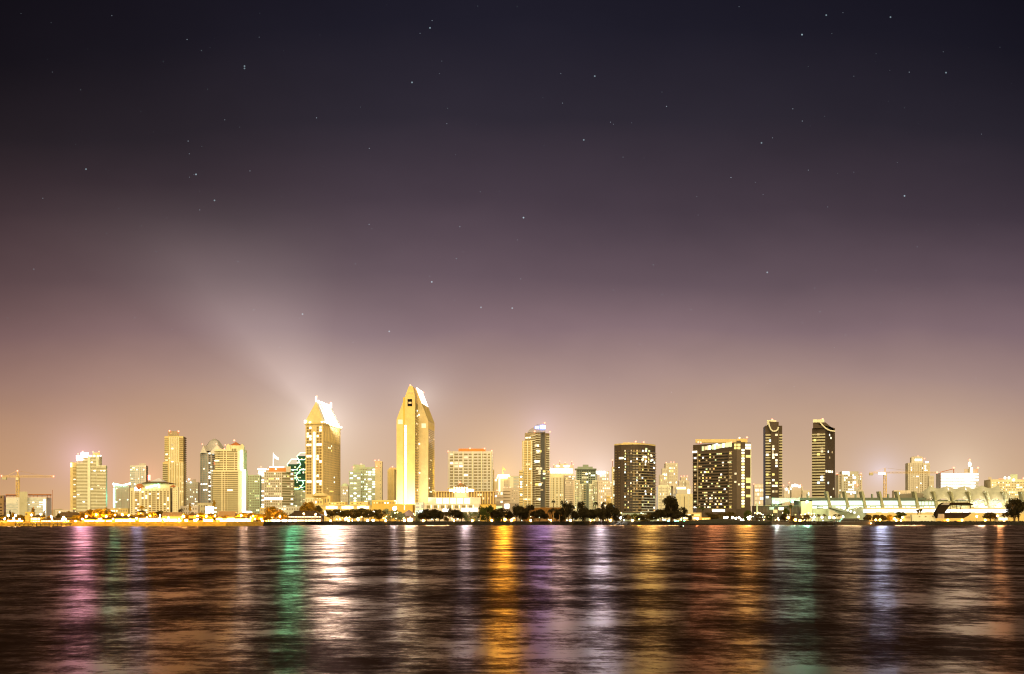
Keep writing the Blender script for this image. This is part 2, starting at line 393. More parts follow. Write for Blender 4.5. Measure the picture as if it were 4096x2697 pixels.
# noise sets bright glints and dark troughs into the gloss colour
tr = ((gust - .5) * 6.2 + (E(nt, n1.outputs[0]) - .5) * 1.8 + (E(nt, n4.outputs[0]) - .5) * 1.2 + (E(nt, n2.outputs[0]) - .5) * 1.2 + .50).c01()
fc = ramp(nt, tr, [(0.0, (.009, .0055, .0055)), (.30, (.044, .031, .028)), (.6, (.125, .085, .068)), (1.0, (.42, .33, .285))])
fz = nt.nodes.new('ShaderNodeFresnel'); fz.inputs['IOR'].default_value = 1.33
fm = nt.nodes.new('ShaderNodeVectorMath'); fm.operation = 'SCALE'; nt.links.new(fc.outputs[0], fm.inputs[0]); nt.links.new((E(nt, fz.outputs[0]).pw(1.35) * 1.15).k, fm.inputs['Scale'])
nt.links.new(fm.outputs[0], gl.inputs['Color']); nt.links.new(bp.outputs[0], gl.inputs['Normal'])
df = nt.nodes.new('ShaderNodeBsdfDiffuse'); df.inputs['Color'].default_value = (.012, .006, .005, 1)
ad = nt.nodes.new('ShaderNodeAddShader'); nt.links.new(gl.outputs[0], ad.inputs[0]); nt.links.new(df.outputs[0], ad.inputs[1])
nt.links.new(ad.outputs[0], out.inputs[0])
mb = MB(); mb.add([(-9000,-400,0),(9000,-400,0),(9000,1150,0),(-9000,1150,0)], [(0,1,2,3)])
tag(mb.build('water', m), 'dark rippled bay water with coloured light streaks', 'water', kind='structure')
# ------------------------------------------------------------------ land
pxs = list(range(-2200, 6400, 25))
mb = MB()
fr = [(X(p, shore_y(p)), shore_y(p) + 7, G) for p in pxs]; bk = [(q[0] * 22, 26000, G) for q in fr]
n = len(pxs); mb.add(fr + bk, [(i, i+1, n+i+1, n+i) for i in range(n-1)])
tag(mb.build('ground', mat('ground_asphalt', (.10, .075, .045), var=.4, scale=.03)), 'city ground behind the quay', 'ground', kind='structure')
def bank(name, p0, p1, m_, label):
    ps = [p for p in pxs if p0 <= p <= p1]; n = len(ps); mb = MB(); rows = 6; r_ = random.Random(5)
    for j in range(rows):
        t = j / (rows - 1)
        for k, p in enumerate(ps):
            Y = shore_y(p); jit = r_.uniform(-.4, .4) if 0 < j < rows - 1 and 0 < k < n - 1 else 0
            mb.v.append((X(p, Y), Y + 7 * t + jit * 1.5, -1.2 + (G + 1.2) * (t ** .8) + jit))
    for j in range(rows - 1):
        for i in range(n - 1):
            mb.f.append((j*n+i, j*n+i+1, (j+1)*n+i+1, (j+1)*n+i)); mb.mi.append(0)
    tag(mb.build(name, m_), label, name, kind='structure')
bank('quay', -2200, 1050, mat('quay_stone_lit', (.50, .27, .025), var=.55, scale=.35), 'golden lit low quay bank under the village shops')  # sodium lamplight is put into this saturated stone colour
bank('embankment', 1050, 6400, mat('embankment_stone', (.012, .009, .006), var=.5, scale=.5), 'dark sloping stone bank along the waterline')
# boulders of the bank: nobody could count them
mb = MB()
for k in range(2600):
    p = rng.uniform(3460, 4300) if rng.random() < .45 else rng.uniform(1050, 4300); Y = shore_y(p); t = rng.random()
    s_ = rng.uniform(.35, .95)
    q = MB(); q.ball((0, 0, 0), s_, 5, 4, .7)
    c = Vector((X(p, Y), Y + 7 * t - .2, -1.0 + 4.1 * t ** .8))
    mb.add([Vector(v) * rng.uniform(.75, 1.2) + c for v in q.v], q.f)
tag(mb.build('boulders', mat('boulder_stone', (.02, .015, .010), var=.55, scale=.7)), 'dark boulders heaped on the bank above the water', 'rocks', kind='stuff')
# far hills
mb = MB(); hp = list(range(-2400, 6600, 40)); n = len(hp)
def hill(p): return 2052 + 20 * math.sin(p / 310.0) - 26 * math.exp(-((p - 240) / 70.0) ** 2) - 14 * math.exp(-((p - 3600) / 200.0) ** 2) + 5 * math.sin(p / 47.0)
mb.add([(X(p, 6000), 6000, G) for p in hp] + [(X(p, 6400), 6400, Z(hill(p), 6400)) for p in hp] + [(X(p, 7400), 7400, G) for p in hp],
       [(i, i+1, n+i+1, n+i) for i in range(n-1)] + [(n+i, n+i+1, 2*n+i+1, 2*n+i) for i in range(n-1)])
tag(mb.build('hills', mat('hill_haze', (.52, .40, .27), var=.12, scale=.002)), 'low hazy hills far behind the towers', 'hills', kind='structure')
WARM = [M['warm'], M['warm'], M['warmdim'], M['cool'], M['warmdim'], M['dusk'], M['yel']]; COOL = [M['cool'], M['white'], M['warm']]; YEL = [M['yel'], M['yel'], M['warm'], M['amb'], M['white'], M['dusk'], M['dusk'], M['warmdim'], M['gdim']]
DIM = [M['warmdim'], M['warm'], M['gdim']]
def roof_hip(b, name, x0, x1, y0, y1, z0, z1, m, inset=.5, over=.8):
    """hip (inset>0) or gable (inset=0) roof over a world rectangle"""
    x0 -= over; x1 += over; y0 -= over; y1 += over; ym = (y0 + y1) / 2; k = min((x1 - x0) * .48, (y1 - y0) * inset)
    mb = MB(); mb.add([(x0,y0,z0),(x1,y0,z0),(x1,y1,z0),(x0,y1,z0),(x0+k,ym,z1),(x1-k,ym,z1)],
                      [(0,1,5,4),(1,2,5),(2,3,4,5),(3,0,4),(0,3,2,1)])
    return b.add(name, mb, m)
def cone_roof(b, name, px, Y, r, z0, z1, m, n=10, r1=.05):
    mb = MB(); mb.bar((X(px, Y), Y, z0), (X(px, Y), Y, z1), r, r1, n); return b.add(name, mb, m)
def capbox(b, x0, x1, yt, yb, m, dY, depth, name='roof_plant', round_=0):
    mb = MB(); Y = b.Y + dY; mb.prism([(X(x0, Y), Y), (X(x1, Y), Y), (X(x1, Y + depth), Y + depth), (X(x0, Y + depth), Y + depth)], b.z(yb, dY), b.z(yt, dY)); return b.add(name, mb, m)
def sign(b, x0, x1, yt, yb, m, dY=-.6, name='lit_sign'):
    mb = MB(); Y = b.Y + dY; mb.box(X(x0, Y), X(x1, Y), Y, Y + .4, b.z(yb, dY), b.z(yt, dY)); return b.add(name, mb, m)
# ---------------------------------------------------------------- left end
b = B('office_block', 'low orange brown block cut by the left edge of the photo', 'building', 10, 1150)
f, s = b.body(-60, 24, 1982, 20, M['brownw'])
f.grid(4, 4, .55, .22, M['black'], z0=b.z(2062), z1=b.z(2010)); f.grid(1, 5, .3, .6, M['black'], z0=b.z(1995), z1=b.z(1984)); b.finish()
b = B('parking_structure', 'long low pale building with a diamond lattice facade under the left crane', 'building', 130, 1230)
f, s = b.body(20, 206, 1990, 40, M['greyw'])
f.grid(13, 34, .42, .60, M['bluish'], u0=.02, u1=.98, z0=b.z(2082), z1=b.z(1993), stag=True, skip=lambda r, c: 10 <= c < 17 or (r > 9 and c < 9))
f.spots(16, 6, COOL, 1.6, .35, .5, .98, b.z(2060), b.z(2005)); 
for i in range(9): f.pane('lit_stair', .955, b.z(2056 - i * 7), 2.0, 1.4, M['cool'], .35)
capbox(b, 78, 110, 1967, 2085, M['concrete'], -2, 12, 'stair_tower'); capbox(b, 112, 206, 1977, 1980, M['rust'], 2, 30, 'roof_frame')
capbox(b, 22, 66, 1978, 1981, M['rust'], 2, 30, 'roof_frame')
for q in (26, 40, 55, 120, 135, 150, 168, 190, 203): mb = MB(); mb.bar((X(q, b.Y+3), b.Y+3, b.z(1992)), (X(q, b.Y+3), b.Y+3, b.z(1979)), .25); b.add('scaffold_post', mb, M['rust'])
mb = MB(); mb.bar((X(210, b.Y), b.Y, G), (X(210, b.Y), b.Y, b.z(1960)), .2); b.add('mast', mb, M['rust']); b.finish()
# twin balcony tower with blown-out white signs
b = B('condo_tower', 'pale balcony tower crowned by two glaring white signs at far left', 'tower', 355, 1420)
f, s = b.body(306, 408, 1822, 26, M['ivory'])
f.bands(44, .46, M['olive'], 'ribbon_window', .0, .50, b.z(2078), b.z(1826)); f.bands(44, .46, M['olive'], 'ribbon_window', .60, .92, b.z(2078), b.z(1826))
f.ribs(1, 3.2, M['ivory'], 'pier', d=1.2, u0=.4, u1=.72); f.ribs(1, 1.6, M['ivory'], 'pier', d=1.2, u0=.84, u1=1.)
f.spots(15, 44, COOL, 2.3, .7, .02, .98, b.z(2078), b.z(1830), d=.4)
f2, s2 = b.body(386, 429, 1862, 20, M['ivory'], dY=-3); f2.bands(37, .48, M['olive'], z0=b.z(2078), z1=b.z(1866)); f2.spots(7, 37, WARM, 2.2, .8, z0=b.z(2070), z1=b.z(1870), d=.4)
f3, s3 = b.body(281, 309, 1850, 22, M['sand'], dY=4); f3.bands(38, .42, M['brown'], u0=.42, u1=1., z0=b.z(2078), z1=b.z(1868)); f3.spots(7, 38, WARM, 2.2, .7, .4, 1., z0=b.z(2075), z1=b.z(1872), d=.4)
capbox(b, 372, 400, 1811, 1824, M['sand'], 5, 14)
SIG = glow('glow_sign_pink', (1, .62, .85), 14, sample=True)
sign(b, 305, 329, 1822, 1841, SIG, -1.2); sign(b, 324, 353, 1810, 1829, SIG, -.5)
for q in (358, 364, 377, 392, 402): b.beacon(q, 1824, -1, 1.0, M['white'], 'roof_lamp')
sign(b, 281, 288, 1852, 1869, M['shop'], 3)
for q, r in ((312, 1816), (331, 1806), (372, 1808), (396, 1807)): b.beacon(q, r)
b.finish()
# neon edged glass block
b = B('office_block', 'low dim glass block edged with mint green neon tubes', 'building', 487, 1500)
f, s = b.body(455, 524, 1945, 26, M['mistd'])
f.grid(14, 9, .7, .5, M['haze'], WARM, .10, z0=b.z(2075), z1=b.z(1950)); f.ribs(2, .8, M['mistw'], u0=.3, u1=1.)
NEO = glow('glow_neon_mint', (.40, 1, .75), 7, sample=True)
sign(b, 453, 459, 1953, 2031, NEO); 
for (xa, ya, xb, yb_) in ((452, 1935, 486, 1942), (492, 1942, 522, 1934), (452, 1935, 458, 1945)):
    mb = MB(); Y = b.Y - 1; mb.bar((X(xa, Y), Y, Z(ya, Y)), (X(xb, Y), Y, Z(yb_, Y)), 1.0); b.add('neon_tube', mb, NEO)
b.finish()
b = B('office_tower', 'slim grey glazed tower between the neon block and a red sign', 'tower', 556, 1560)
f, s = b.body(520, 592, 1862, 22, M['greyw'])
f.grid(30, 7, .6, .6, M['bluish'], WARM, .08, u0=.0, u1=.34, z1=b.z(1868)); f.grid(30, 5, .35, .7, M['bluish'], COOL, .09, u0=.38, u1=.92, z1=b.z(1868))
capbox(b, 556, 583, 1854, 1864, M['grey'], 4, 12); s.bands(30, .5, M['mid']); b.beacon(581, 1866, -1); b.finish()
b = B('roof_sign', 'small glowing red sign standing above the cream hotel roof', 'sign', 597, 1545)
sign(b, 592, 601, 1900, 1921, glow('glow_red_sign', (1, .12, .08), 12)); 
mb = MB(); mb.bar((X(597, 1546), 1546, G), (X(597, 1546), 1546, Z(1921, 1546)), .5); b.add('pole', mb, M['metal'])
b = B('hotel', 'broad cream hotel with tiny dark windows and a brown hexagonal roof', 'building', 617, 1260)
f, s = b.body(519, 700, 1951, 34, M['cream'])
cols = [(.05, 1), (.16, 0), (.21, 0), (.32, 0), (.41, 0), (.50, 0), (.70, 0), (.78, 0), (.87, 0), (.95, 1)]
for u, small in cols:
    for r in range(12):
        lit = rng.random() < .17; f.pane('window', u, b.z(2058 - r * 8.2), 1.3 if small else 1.9, 1.3, M['warm'] if lit else M['brown'], .2)
for r in range(12): f.pane('balcony_opening', .605, b.z(2058 - r * 8.2), 7.5, 1.2, M['brown'], .2)
for u in (.11, .27, .455, .55, .66, .745, .83, .91): f.pane('pier', u, b.z(2012), .9, b.z(1953) - b.z(2072), M['cream'], .7)
f2, s2 = b.body(690, 715, 1947, 26, M['cream'], dY=-4); f2.grid(12, 2, .25, .3, M['brown'], z0=b.z(2062), z1=b.z(1958))
capbox(b, 572, 677, 1932, 1952, M['cream'], 6, 22, 'penthouse')
Y = b.Y + 6; mb = MB(); mb.sweep([(X(566, Y), Y-2, b.z(1934)), (X(684, Y), Y-2, b.z(1934)), (X(648, Y), Y-2, b.z(1926)), (X(590, Y), Y-2, b.z(1926))], (0, 28, 0)); b.add('roof', mb, M['roof'])
mb = MB(); mb.add([(X(603,Y),Y,b.z(1926)),(X(652,Y),Y,b.z(1926)),(X(652,Y),Y+14,b.z(1926)),(X(603,Y),Y+14,b.z(1926)),(X(624,Y),Y+7,b.z(1912)),(X(632,Y),Y+7,b.z(1912))], [(0,1,5,4),(1,2,5),(2,3,4,5),(3,0,4)]); b.add('skylight', mb, M['lav'])
mb = MB(); mb.ball((X(563, Y), Y-3, b.z(1951)), 4.6, 10, 6, .95); b.add('dome', mb, M['rust'])
cone_roof(b, 'turret_roof', 693, b.Y - 2, 4.2, b.z(1949), b.z(1939), M['rust'], 6)
sign(b, 540, 563, 1949, 1962, glow('glow_sign_white', (.85, .95, 1), 14, sample=True), -.8)
NEO2 = glow('glow_neon_green', (.35, 1, .65), 8, sample=True)
mb = MB(); Yn = b.Y - 1; mb.bar((X(584, Yn), Yn, b.z(1951, -1)), (X(636, Yn), Yn, b.z(1939, -1)), .9); mb.bar((X(636, Yn), Yn, b.z(1939, -1)), (X(637, Yn), Yn, b.z(1950, -1)), .9); b.add('neon_tube', mb, NEO2)
b.finish()
b = B('condo_tower', 'tall slim brown and cream tower with two red beacons on its crown', 'tower', 700, 1480)
f, s = b.body(658, 742, 1745, 24, M['sand'])
f.ribs(5, 1.6, M['cream'], d=.8, u0=.24, u1=.80, z1=b.z(1748)); f.bands(42, .5, M['olive'], u0=0., u1=.22, z1=b.z(1752)); f.grid(42, 5, .55, .72, M['olive'], WARM + YEL, .08, .24, .80, z1=b.z(1752))
f.bands(42, .55, M['brown'], u0=.81, u1=1., z1=b.z(1752)); f.spots(12, 42, WARM, 2.6, .7, z1=b.z(1760), d=1.1); s.bands(42, .5, M['brown'], 'balcony', d=1.3)
f2, s2 = b.body(651, 744, 1849, 22, M['sand'], dY=-5); f2.ribs(6, 1.4, M['cream'], d=.7, u0=.28, u1=1.); f2.bands(28, .5, M['olive'], u0=0., u1=.24, z1=b.z(1855)); f2.grid(28, 6, .6, .72, M['olive'], WARM, .12, .28, 1., z1=b.z(1855))
f2.bands(28, .2, M['cream'], 'balcony', 0., .24, z1=b.z(1855), d=1.4, off=.1)
capbox(b, 672, 717, 1725, 1746, M['taupe'], 4, 14); b.beacon(678, 1724, 3, 1.0); b.beacon(714, 1726, 3, 1.0); b.beacon(684, 1736, 3, .7, M['amb'], 'roof_lamp')
b.finish()
b = B('apartment_block', 'small pale block with bluish roof lamps beside the slim brown tower', 'building', 772, 1560)
f, s = b.body(744, 799, 1929, 24, M['mistw']); f.grid(16, 7, .4, .45, M['haze'], COOL, .14, z1=b.z(1936)); capbox(b, 765, 784, 1918, 1930, M['mistd'], 4, 10)
for q, r in ((744, 1926), (755, 1918), (763, 1930)): b.beacon(q, r, -1, 1.1, M['cool'], 'roof_lamp')
b.beacon(761, 1916, -1, .7); b.finish()
# pyramid-topped glass tower
b = B('office_tower', 'grey glazed tower with gabled corners under a glass pyramid top', 'tower', 850, 1500)
fl, fr_ = b.body3(800, 832, 880, 1810, 8, 16, M['grey'])
fl.grid(36, 3, .55, .6, M['bluish'], COOL, .05); fr_.grid(36, 6, .8, .6, M['steel'], [M['cool'], M['white']], .26); fr_.ribs(2, 1.1, M['greyw'], u0=.0, u1=1.)
fr_.pane('lit_sign', .62, b.z(1852), 5.5, 3.2, M['redl'], .5)
Y = b.Y + 6; zc = b.z(1797)
def gable(xa, xb, yb_, yt, dy): 
    Yg = b.Y + dy; mb = MB(); mb.sweep([(X(xa, Yg), Yg, b.z(yb_)), (X(xb, Yg), Yg, b.z(yb_)), ((X(xa, Yg)+X(xb, Yg))/2, Yg, b.z(yt))], (0, 16, 0)); b.add('gable', mb, M['greyw'])
gable(801, 826, 1812, 1781, 1); gable(834, 902, 1815, 1779, 3)
mb = MB(); n = 8; cx_, cy_ = X(858, b.Y + 18), b.Y + 18; r0 = 15.0
mb.bar((cx_, cy_, b.z(1806, 18)), (cx_, cy_, b.z(1764, 18)), r0, 6.0, 8); mb.bar((cx_, cy_, b.z(1764, 18)), (cx_, cy_, b.z(1755, 18)), 6.0, .8, 8)
b.add('glass_pyramid', mb, mat('pyramid_glass', (.42, .38, .36), rough=.25, spec=.6))
for q, r in ((809, 1777), (865, 1776), (901, 1780), (868, 1798)): b.beacon(q, r, 0)
b.finish()
b = B('condo_tower', 'stepped cream tower with a small red pyramid roof and a floodlit white shaft', 'tower', 921, 1300)
f, s = b.body(861, 987, 1797, 22, M['cream'], dY=6); zt = b.z(1803, 6)
for u, wd in ((.06, 5.5), (.20, 5.), (.345, 2.), (.45, 2.), (.585, 5.6), (.745, 2.6), (.95, 2.)):
    for r in range(30):
        zz = b.z(2070, 6) + (zt - b.z(2070, 6)) * (r + .5) / 30
        lit = rng.random() < .035
        f.pane('window', u, zz, wd, 1.35, M['warm'] if lit else (M['olive'] if wd > 3 else M['brown']), .18)
f2, s2 = b.body(851, 991, 1881, 20, M['cream'], dY=-4); z1 = b.z(1886, -4)
for u, wd in ((.05, 5.5), (.20, 5.2), (.345, 2.), (.43, 2.), (.56, 6.), (.72, 6.), (.96, 1.8)):
    for r in range(22):
        lit = rng.random() < .06; f2.pane('window', u, b.z(2060, -4) + (z1 - b.z(2060, -4)) * (r + .5) / 22, wd, 1.4, M['warm'] if lit else (M['olive'] if wd > 3 else M['brown']), .18)
SHAFT = glow('glow_shaft', (.95, .98, 1), 5.5, sample=True, var=.2, scale=.05)  # the shaft emits by itself in place of floodlighting
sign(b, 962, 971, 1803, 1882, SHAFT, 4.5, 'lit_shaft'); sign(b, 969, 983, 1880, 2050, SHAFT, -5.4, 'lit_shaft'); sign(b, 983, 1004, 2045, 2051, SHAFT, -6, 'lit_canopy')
Yr = b.Y + 10; mb = MB(); mb.add([(X(912,Yr),Yr,b.z(1782)),(X(964,Yr),Yr,b.z(1782)),(X(964,Yr),Yr+14,b.z(1782)),(X(912,Yr),Yr+14,b.z(1782)),(X(938,Yr),Yr+7,b.z(1764))], [(0,1,4),(1,2,4),(2,3,4),(3,0,4)]); b.add('pyramid_roof', mb, M['rust'])
capbox(b, 906, 971, 1782, 1798, M['cream'], 9, 15, 'penthouse')
for xa, xb in ((905, 921), (960, 976)):
    Yg = b.Y + 8; mb = MB(); mb.sweep([(X(xa,Yg),Yg,b.z(1797)),(X(xb,Yg),Yg,b.z(1797)),(X(xb,Yg),Yg,b.z(1782)),(X((xa+xb)/2,Yg),Yg,b.z(1773)),(X(xa,Yg),Yg,b.z(1782))], (0, 3, 0)); b.add('gable', mb, M['cream'])
for q in (928, 935, 941): f.pane('arched_window', (q - 861) / 126 * 1.15, b.z(1802, 6), 1.2, 4, M['olive'], .3)
mb = MB(); mb.box(X(909,Yg-.2), X(916,Yg-.2), Yg-.3, Yg, b.z(1795), b.z(1784)); b.add('arched_window', mb, M['amb'])
b.beacon(937, 1762, 8, 1.0); b.beacon(898, 1796, 6); b.finish()
b = B('office_block', 'pale green grid fronted block right of the floodlit white shaft', 'building', 1017, 1400)
f, s = b.body(989, 1046, 1901, 26, M['palegreen']); f.grid(16, 7, .55, .5, M['mid'], DIM, .12, z0=b.z(2065), z1=b.z(1912)); f.grid(1, 7, .5, .7, M['mid'], z0=b.z(1911), z1=b.z(1903)); b.finish()
b = B('office_tower', 'narrow dark tower striped with cool lit floors behind the orange topped tower', 'tower', 1050, 1520)
f, s = b.body(1030, 1082, 1872, 22, M['mistd']); f.bands(24, .45, M['haze'])
for r in (0, 1, 2): f.pane('ribbon_window', .4, b.z(1877 + r * 10), 11 - 2 * r, 2.0, M['white'], .3)
f.spots(22, 24, COOL, 3.4, .5, 0, .6, d=.3); b.beacon(1044, 1868); b.finish()
b = B('office_tower', 'tan grid tower with an orange roof storey and lit sail flag on top', 'tower', 1115, 1340)
f, s = b.body3(1056, 1128, 1177, 1887, 0, 10, M['mist'])
f.grid(17, 9, .58, .55, M['olive'], WARM, .20, z0=b.z(2062), z1=b.z(1890)); s.bands(17, .45, M['olive'], z0=b.z(2062), z1=b.z(1890)); s.spots(22, 17, WARM, 3.0, .5, z0=b.z(2062), z1=b.z(1890), d=.3)
f.pane('ribbon_window', .52, b.z(1995), 20, 2.4, M['white'], .4)
capbox(b, 1073, 1160, 1871, 1888, M['orange'], 3, 10, 'roof_storey'); capbox(b, 1144, 1163, 1866, 1888, M['mist'], 2, 12, 'stair_head')
sign(b, 1078, 1136, 1866, 1871, M['white'], 2.5, 'lit_cornice'); b.beacon(1073, 1878, 1, .8, M['white'], 'roof_lamp'); b.beacon(1103, 1877, 1, .8, M['white'], 'roof_lamp'); b.finish()
def flag(label, px, ptop, pbot, Y, col, w_, h_, fm):
    b = B('flagpole', label, 'flagpole', px, Y); mb = MB(); mb.bar((X(px,Y),Y,Z(pbot,Y)), (X(px,Y),Y,Z(ptop,Y)), .55, .3); b.add('pole', mb, col)
    mb = MB(); n = 8; sc_ = Y / F
    for i in range(n + 1):
        t = i / n; yy_ = Y + .8 * math.sin(t * 6); xx = X(px, Y) + .5 + t * w_ * sc_; dz = -(t ** .8) * h_ * 1.1 * sc_
        z0 = Z(ptop + 4, Y) + dz
        mb.v += [(xx, yy_, z0), (xx, yy_, z0 - h_ * sc_ * (1 - .35 * t))]
    for i in range(n): mb.f.append((2*i, 2*i+2, 2*i+3, 2*i+1)); mb.mi.append(0)
    b.add('flag', mb, fm); return b
FW = glow('glow_flag', (1, .97, .92), 1.8)  # flag and pole emit, standing in for a floodlit cloth
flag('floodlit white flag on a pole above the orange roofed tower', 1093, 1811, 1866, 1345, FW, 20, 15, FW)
# green neon hexagon tower cluster
b = B('office_tower', 'dark green hexagonal towers rimmed with white green neon rings', 'tower', 1185, 1420)
NG = glow('glow_neon_ring', (.45, 1, .60), 2.2, sample=True, var=.1)
def hexa(px, half, yt, yb_, dY, ring=True, rise=0):
    Y = b.Y + dY; cx_ = X(px, Y); r = half * Y / F; cy_ = Y + r
    pts = [(cx_ + r * math.cos(math.radians(60*k)), cy_ + r * .9 * math.sin(math.radians(60*k))) for k in range(6)]
    mb = MB(); mb.prism(pts, G - .3, b.z(yt, dY)); b.add('tower_shaft', mb, M['green'])
    fc = [(pts[3], pts[4]), (pts[4], pts[5]), (pts[5], pts[0])]
    for q0, q1 in fc:
        ff = Face(b, q0, q1, b.z(2070, dY), b.z(yt + 6, dY)); ff.grid(18, 3, .8, .5, M['green'], [M['gdim'], M['warm'], M['yel'], glow('glow_win_green', (.25, 1, .5), .8)], .40)
    if ring:
        tilt = lambda p: (cy_ - p[1]) / r * 1.4
        mb = MB(); P = [(p[0], p[1], b.z(yt, dY) - tilt(p) * rise) for p in pts]
        for k in range(6): mb.bar(P[k], P[(k+1) % 6], .55)
        b.add('neon_ring', mb, NG)
hexa(1206, 22, 1824, 2080, 22, rise=4); hexa(1171, 27, 1857, 2080, 4, rise=6); hexa(1208, 28, 1900, 2080, -6, rise=6); hexa(1180, 29, 1933, 2080, -16, rise=6)
b.finish()
b = B('apartment_block', 'pale block of thin dark lines at the foot of the green neon towers', 'building', 1200, 1380)
f, s = b.body(1178, 1228, 1962, 16, M['ivory'])
for u in (.16, .46, .80): f.bands(15, .34, M['mid'], 'window', u - .12, u + .12, z0=b.z(2040), z1=b.z(1966))
f.spots(8, 15, WARM, 2.0, .5); b.finish()
# ---------------------------------------------------------------- first great hotel tower
b = B('hotel_tower', 'gold hotel tower whose steep mansard roof is floodlit blazing white', 'tower', 1292, 1240)
L, K, R = Vector(b.p(1222, 10)), Vector(b.p(1292, 0)), Vector(b.p(1362, 80)); Bk = L + R - K
ze = b.z(1694); fs = b.prism([L, K, R, Bk], G - .3, ze, M['sand']); f, s = fs[0], fs[1]
zb, zt = b.z(1977), b.z(1704)
for r in range(24):
    zz = zb + (zt - zb) * (r + .5) / 24
    for k, u in enumerate((.13, .28, .70, .86)):
        lit = r in (20, 21, 17, 13) and rng.random() < .6 or rng.random() < .10
        f.pane('window', u, zz, 2.3, 2.0, rng.choice(COOL) if lit else M['brown'], .2)
    if r < 22: f.pane('lit_stair', .50, zz, 2.4, 2.7, M['white'], .3)
s.grid(26, 12, .46, .5, M['light'], WARM, .03, .03, .98, zb, b.z(1722), d=.2)
s.ribs(12, 1.2, M['gold'], 'pier', b.z(1760), ze, .5)
A0 = (L + K) / 2 + (R - K) * .10; A1 = (R + Bk) / 2 - (R - K) * .06; zr = b.z(1606, 12)
ov = 1.2; n_ = (K - L).normalized() * ov; e_ = (R - K).normalized() * ov
l2, k2, r2_, b2 = L - n_ - e_, K + n_ - e_, R + n_ + e_, Bk - n_ + e_
v3 = lambda p, z: (p.x, p.y, z)
mb = MB(); mb.add([v3(l2, ze+1), v3(k2, ze+1), v3(A0, zr)], [(0, 1, 2)]); mb.add([v3(r2_, ze+1), v3(b2, ze+1), v3(A1, zr)], [(0,1,2)]); mb.add([v3(b2, ze+1), v3(l2, ze+1), v3(A0, zr), v3(A1, zr)], [(0,1,2,3)])
b.add('mansard_roof', mb, M['sand'])
mb = MB(); mb.add([v3(k2, ze+1), v3(r2_, ze+1), v3(A1, zr), v3(A0, zr)], [(0,1,2,3)]); b.add('bright_roof_slope', mb, mat('wall_roofwhite', (.88, .86, .82), var=.06))
mb = MB(); mb.prism([l2, k2, r2_, b2], ze - .4, ze + .95); b.add('eave', mb, M['gold'])
CR = glow('glow_crown', (1, .93, .86), 5, sample=True); CR2 = glow('glow_crown_soft', (1, .95, .88), 5, sample=True)
for i in range(13):
    t = i / 12; p = A0 + (A1 - A0) * t; h = 5.0 if i in (0, 12) else (1.6 if i % 2 else 2.4)
    mb = MB(); mb.box(p.x-.7, p.x+.7, p.y-.7, p.y+.7, zr-.2, zr + h); b.add('ridge_finial', mb, CR)
for i in range(9):
    p = k2 + (r2_ - k2) * (i + .5) / 9 + n_ * .4; mb = MB(); mb.box(p.x-.9, p.x+.9, p.y-.9, p.y+.9, ze + .96, ze + 2.6); b.add('flood_lamp', mb, CR)
for t in (.05, .3, .92):
    p = l2 + (k2 - l2) * t; mb = MB(); mb.box(p.x-1, p.x+1, p.y-.8, p.y+.8, ze + .96, ze + (4 if t < .1 else 2)); b.add('flood_lamp', mb, CR2)
for i in range(5):   # bright vertical ribs on the lit slope
    t = .16 + i * .17; p0 = k2 + (r2_ - k2) * t; p1 = A0 + (A1 - A0) * t; mb = MB(); mb.bar((p0.x, p0.y - .2, ze + 1.2), (p1.x, p1.y - .2, zr), .45, n=4); b.add('roof_rib', mb, CR2)
b.beacon(1267, 1586, 12, .9); b.beacon(1322, 1612, 60, .9)
def flood(name, loc, target, energy, size, sy, color, par=None):
    l = bpy.data.lights.new(name, 'AREA'); l.energy = energy; l.shape = 'RECTANGLE'; l.size = size; l.size_y = sy; l.color = color; l.spread = math.radians(150)
    o = bpy.data.objects.new(name, l); C.objects.link(o); o.location = loc
    dv = Vector(target) - Vector(loc); o.rotation_euler = dv.to_track_quat('-Z', 'Y').to_euler(); return o
mid = (k2 + r2_) / 2; rm = (A0 + A1) / 2; outn = Vector((n_.x, n_.y)).normalized(); lt = mid + outn * 9
flood('roof_floodlight', (lt.x, lt.y, ze + 2), (rm.x, rm.y, (ze + zr) / 2 + 4), 3.6e4, 60, 2, (1, .95, .86))
b.finish()
# ---------------------------------------------------------------- podium of the two hotel towers
b = B('hotel_podium', 'long low golden podium with three lit arcades below the hotel towers', 'building', 1430, 1180)
f, s = b.body(1225, 1590, 2020, 34, M['gold'])
for xa, xb in ((1306, 1355), (1371, 1421), (1435, 1486)):
    u0, u1 = (xa - 1225) / 365, (xb - 1225) / 365
    for k in range(4): f.pane('arch_window', u0 + (u1 - u0) * (k + .5) / 4, b.z(2030), 2.6, 2.4 if k in (0, 3) else 3.0, M['shop'], .3)
f.bands(1, .10, M['cream'], 'cornice', 0, 1, b.z(2026), b.z(2018), d=.9)
for xa, xb, yt in ((1225, 1300, 1996), (1250, 1330, 1983), (1310, 1390, 2008), (1400, 1480, 2007), (1488, 1584, 2001)):
    ff, _ = b.body(xa, xb, yt, 16, M['gold'], dY=8 if yt > 1990 else 12)
    ff.grid(1, 6, .55, .45, M['olive'], WARM, .35, z0=b.z(2020, 8), z1=b.z(yt + 2, 8))
f2, _ = b.body(1222, 1262, 1991, 14, M['cream'], dY=4); f2.grid(1, 5, .3, .5, M['olive'], z0=b.z(2010, 4), z1=b.z(1993, 4))
f3, _ = b.body(1488, 1590, 2006, 20, M['amber'], dY=-6); f3.grid(1, 8, .5, .3, M['mid'], WARM, .4, z0=b.z(2020, -6), z1=b.z(2004, -6))
cone_roof(b, 'turret_roof', 1281, b.Y + 16, 9, b.z(1984, 12), b.z(1972, 12), M['sand'], 8, 5); b.finish()
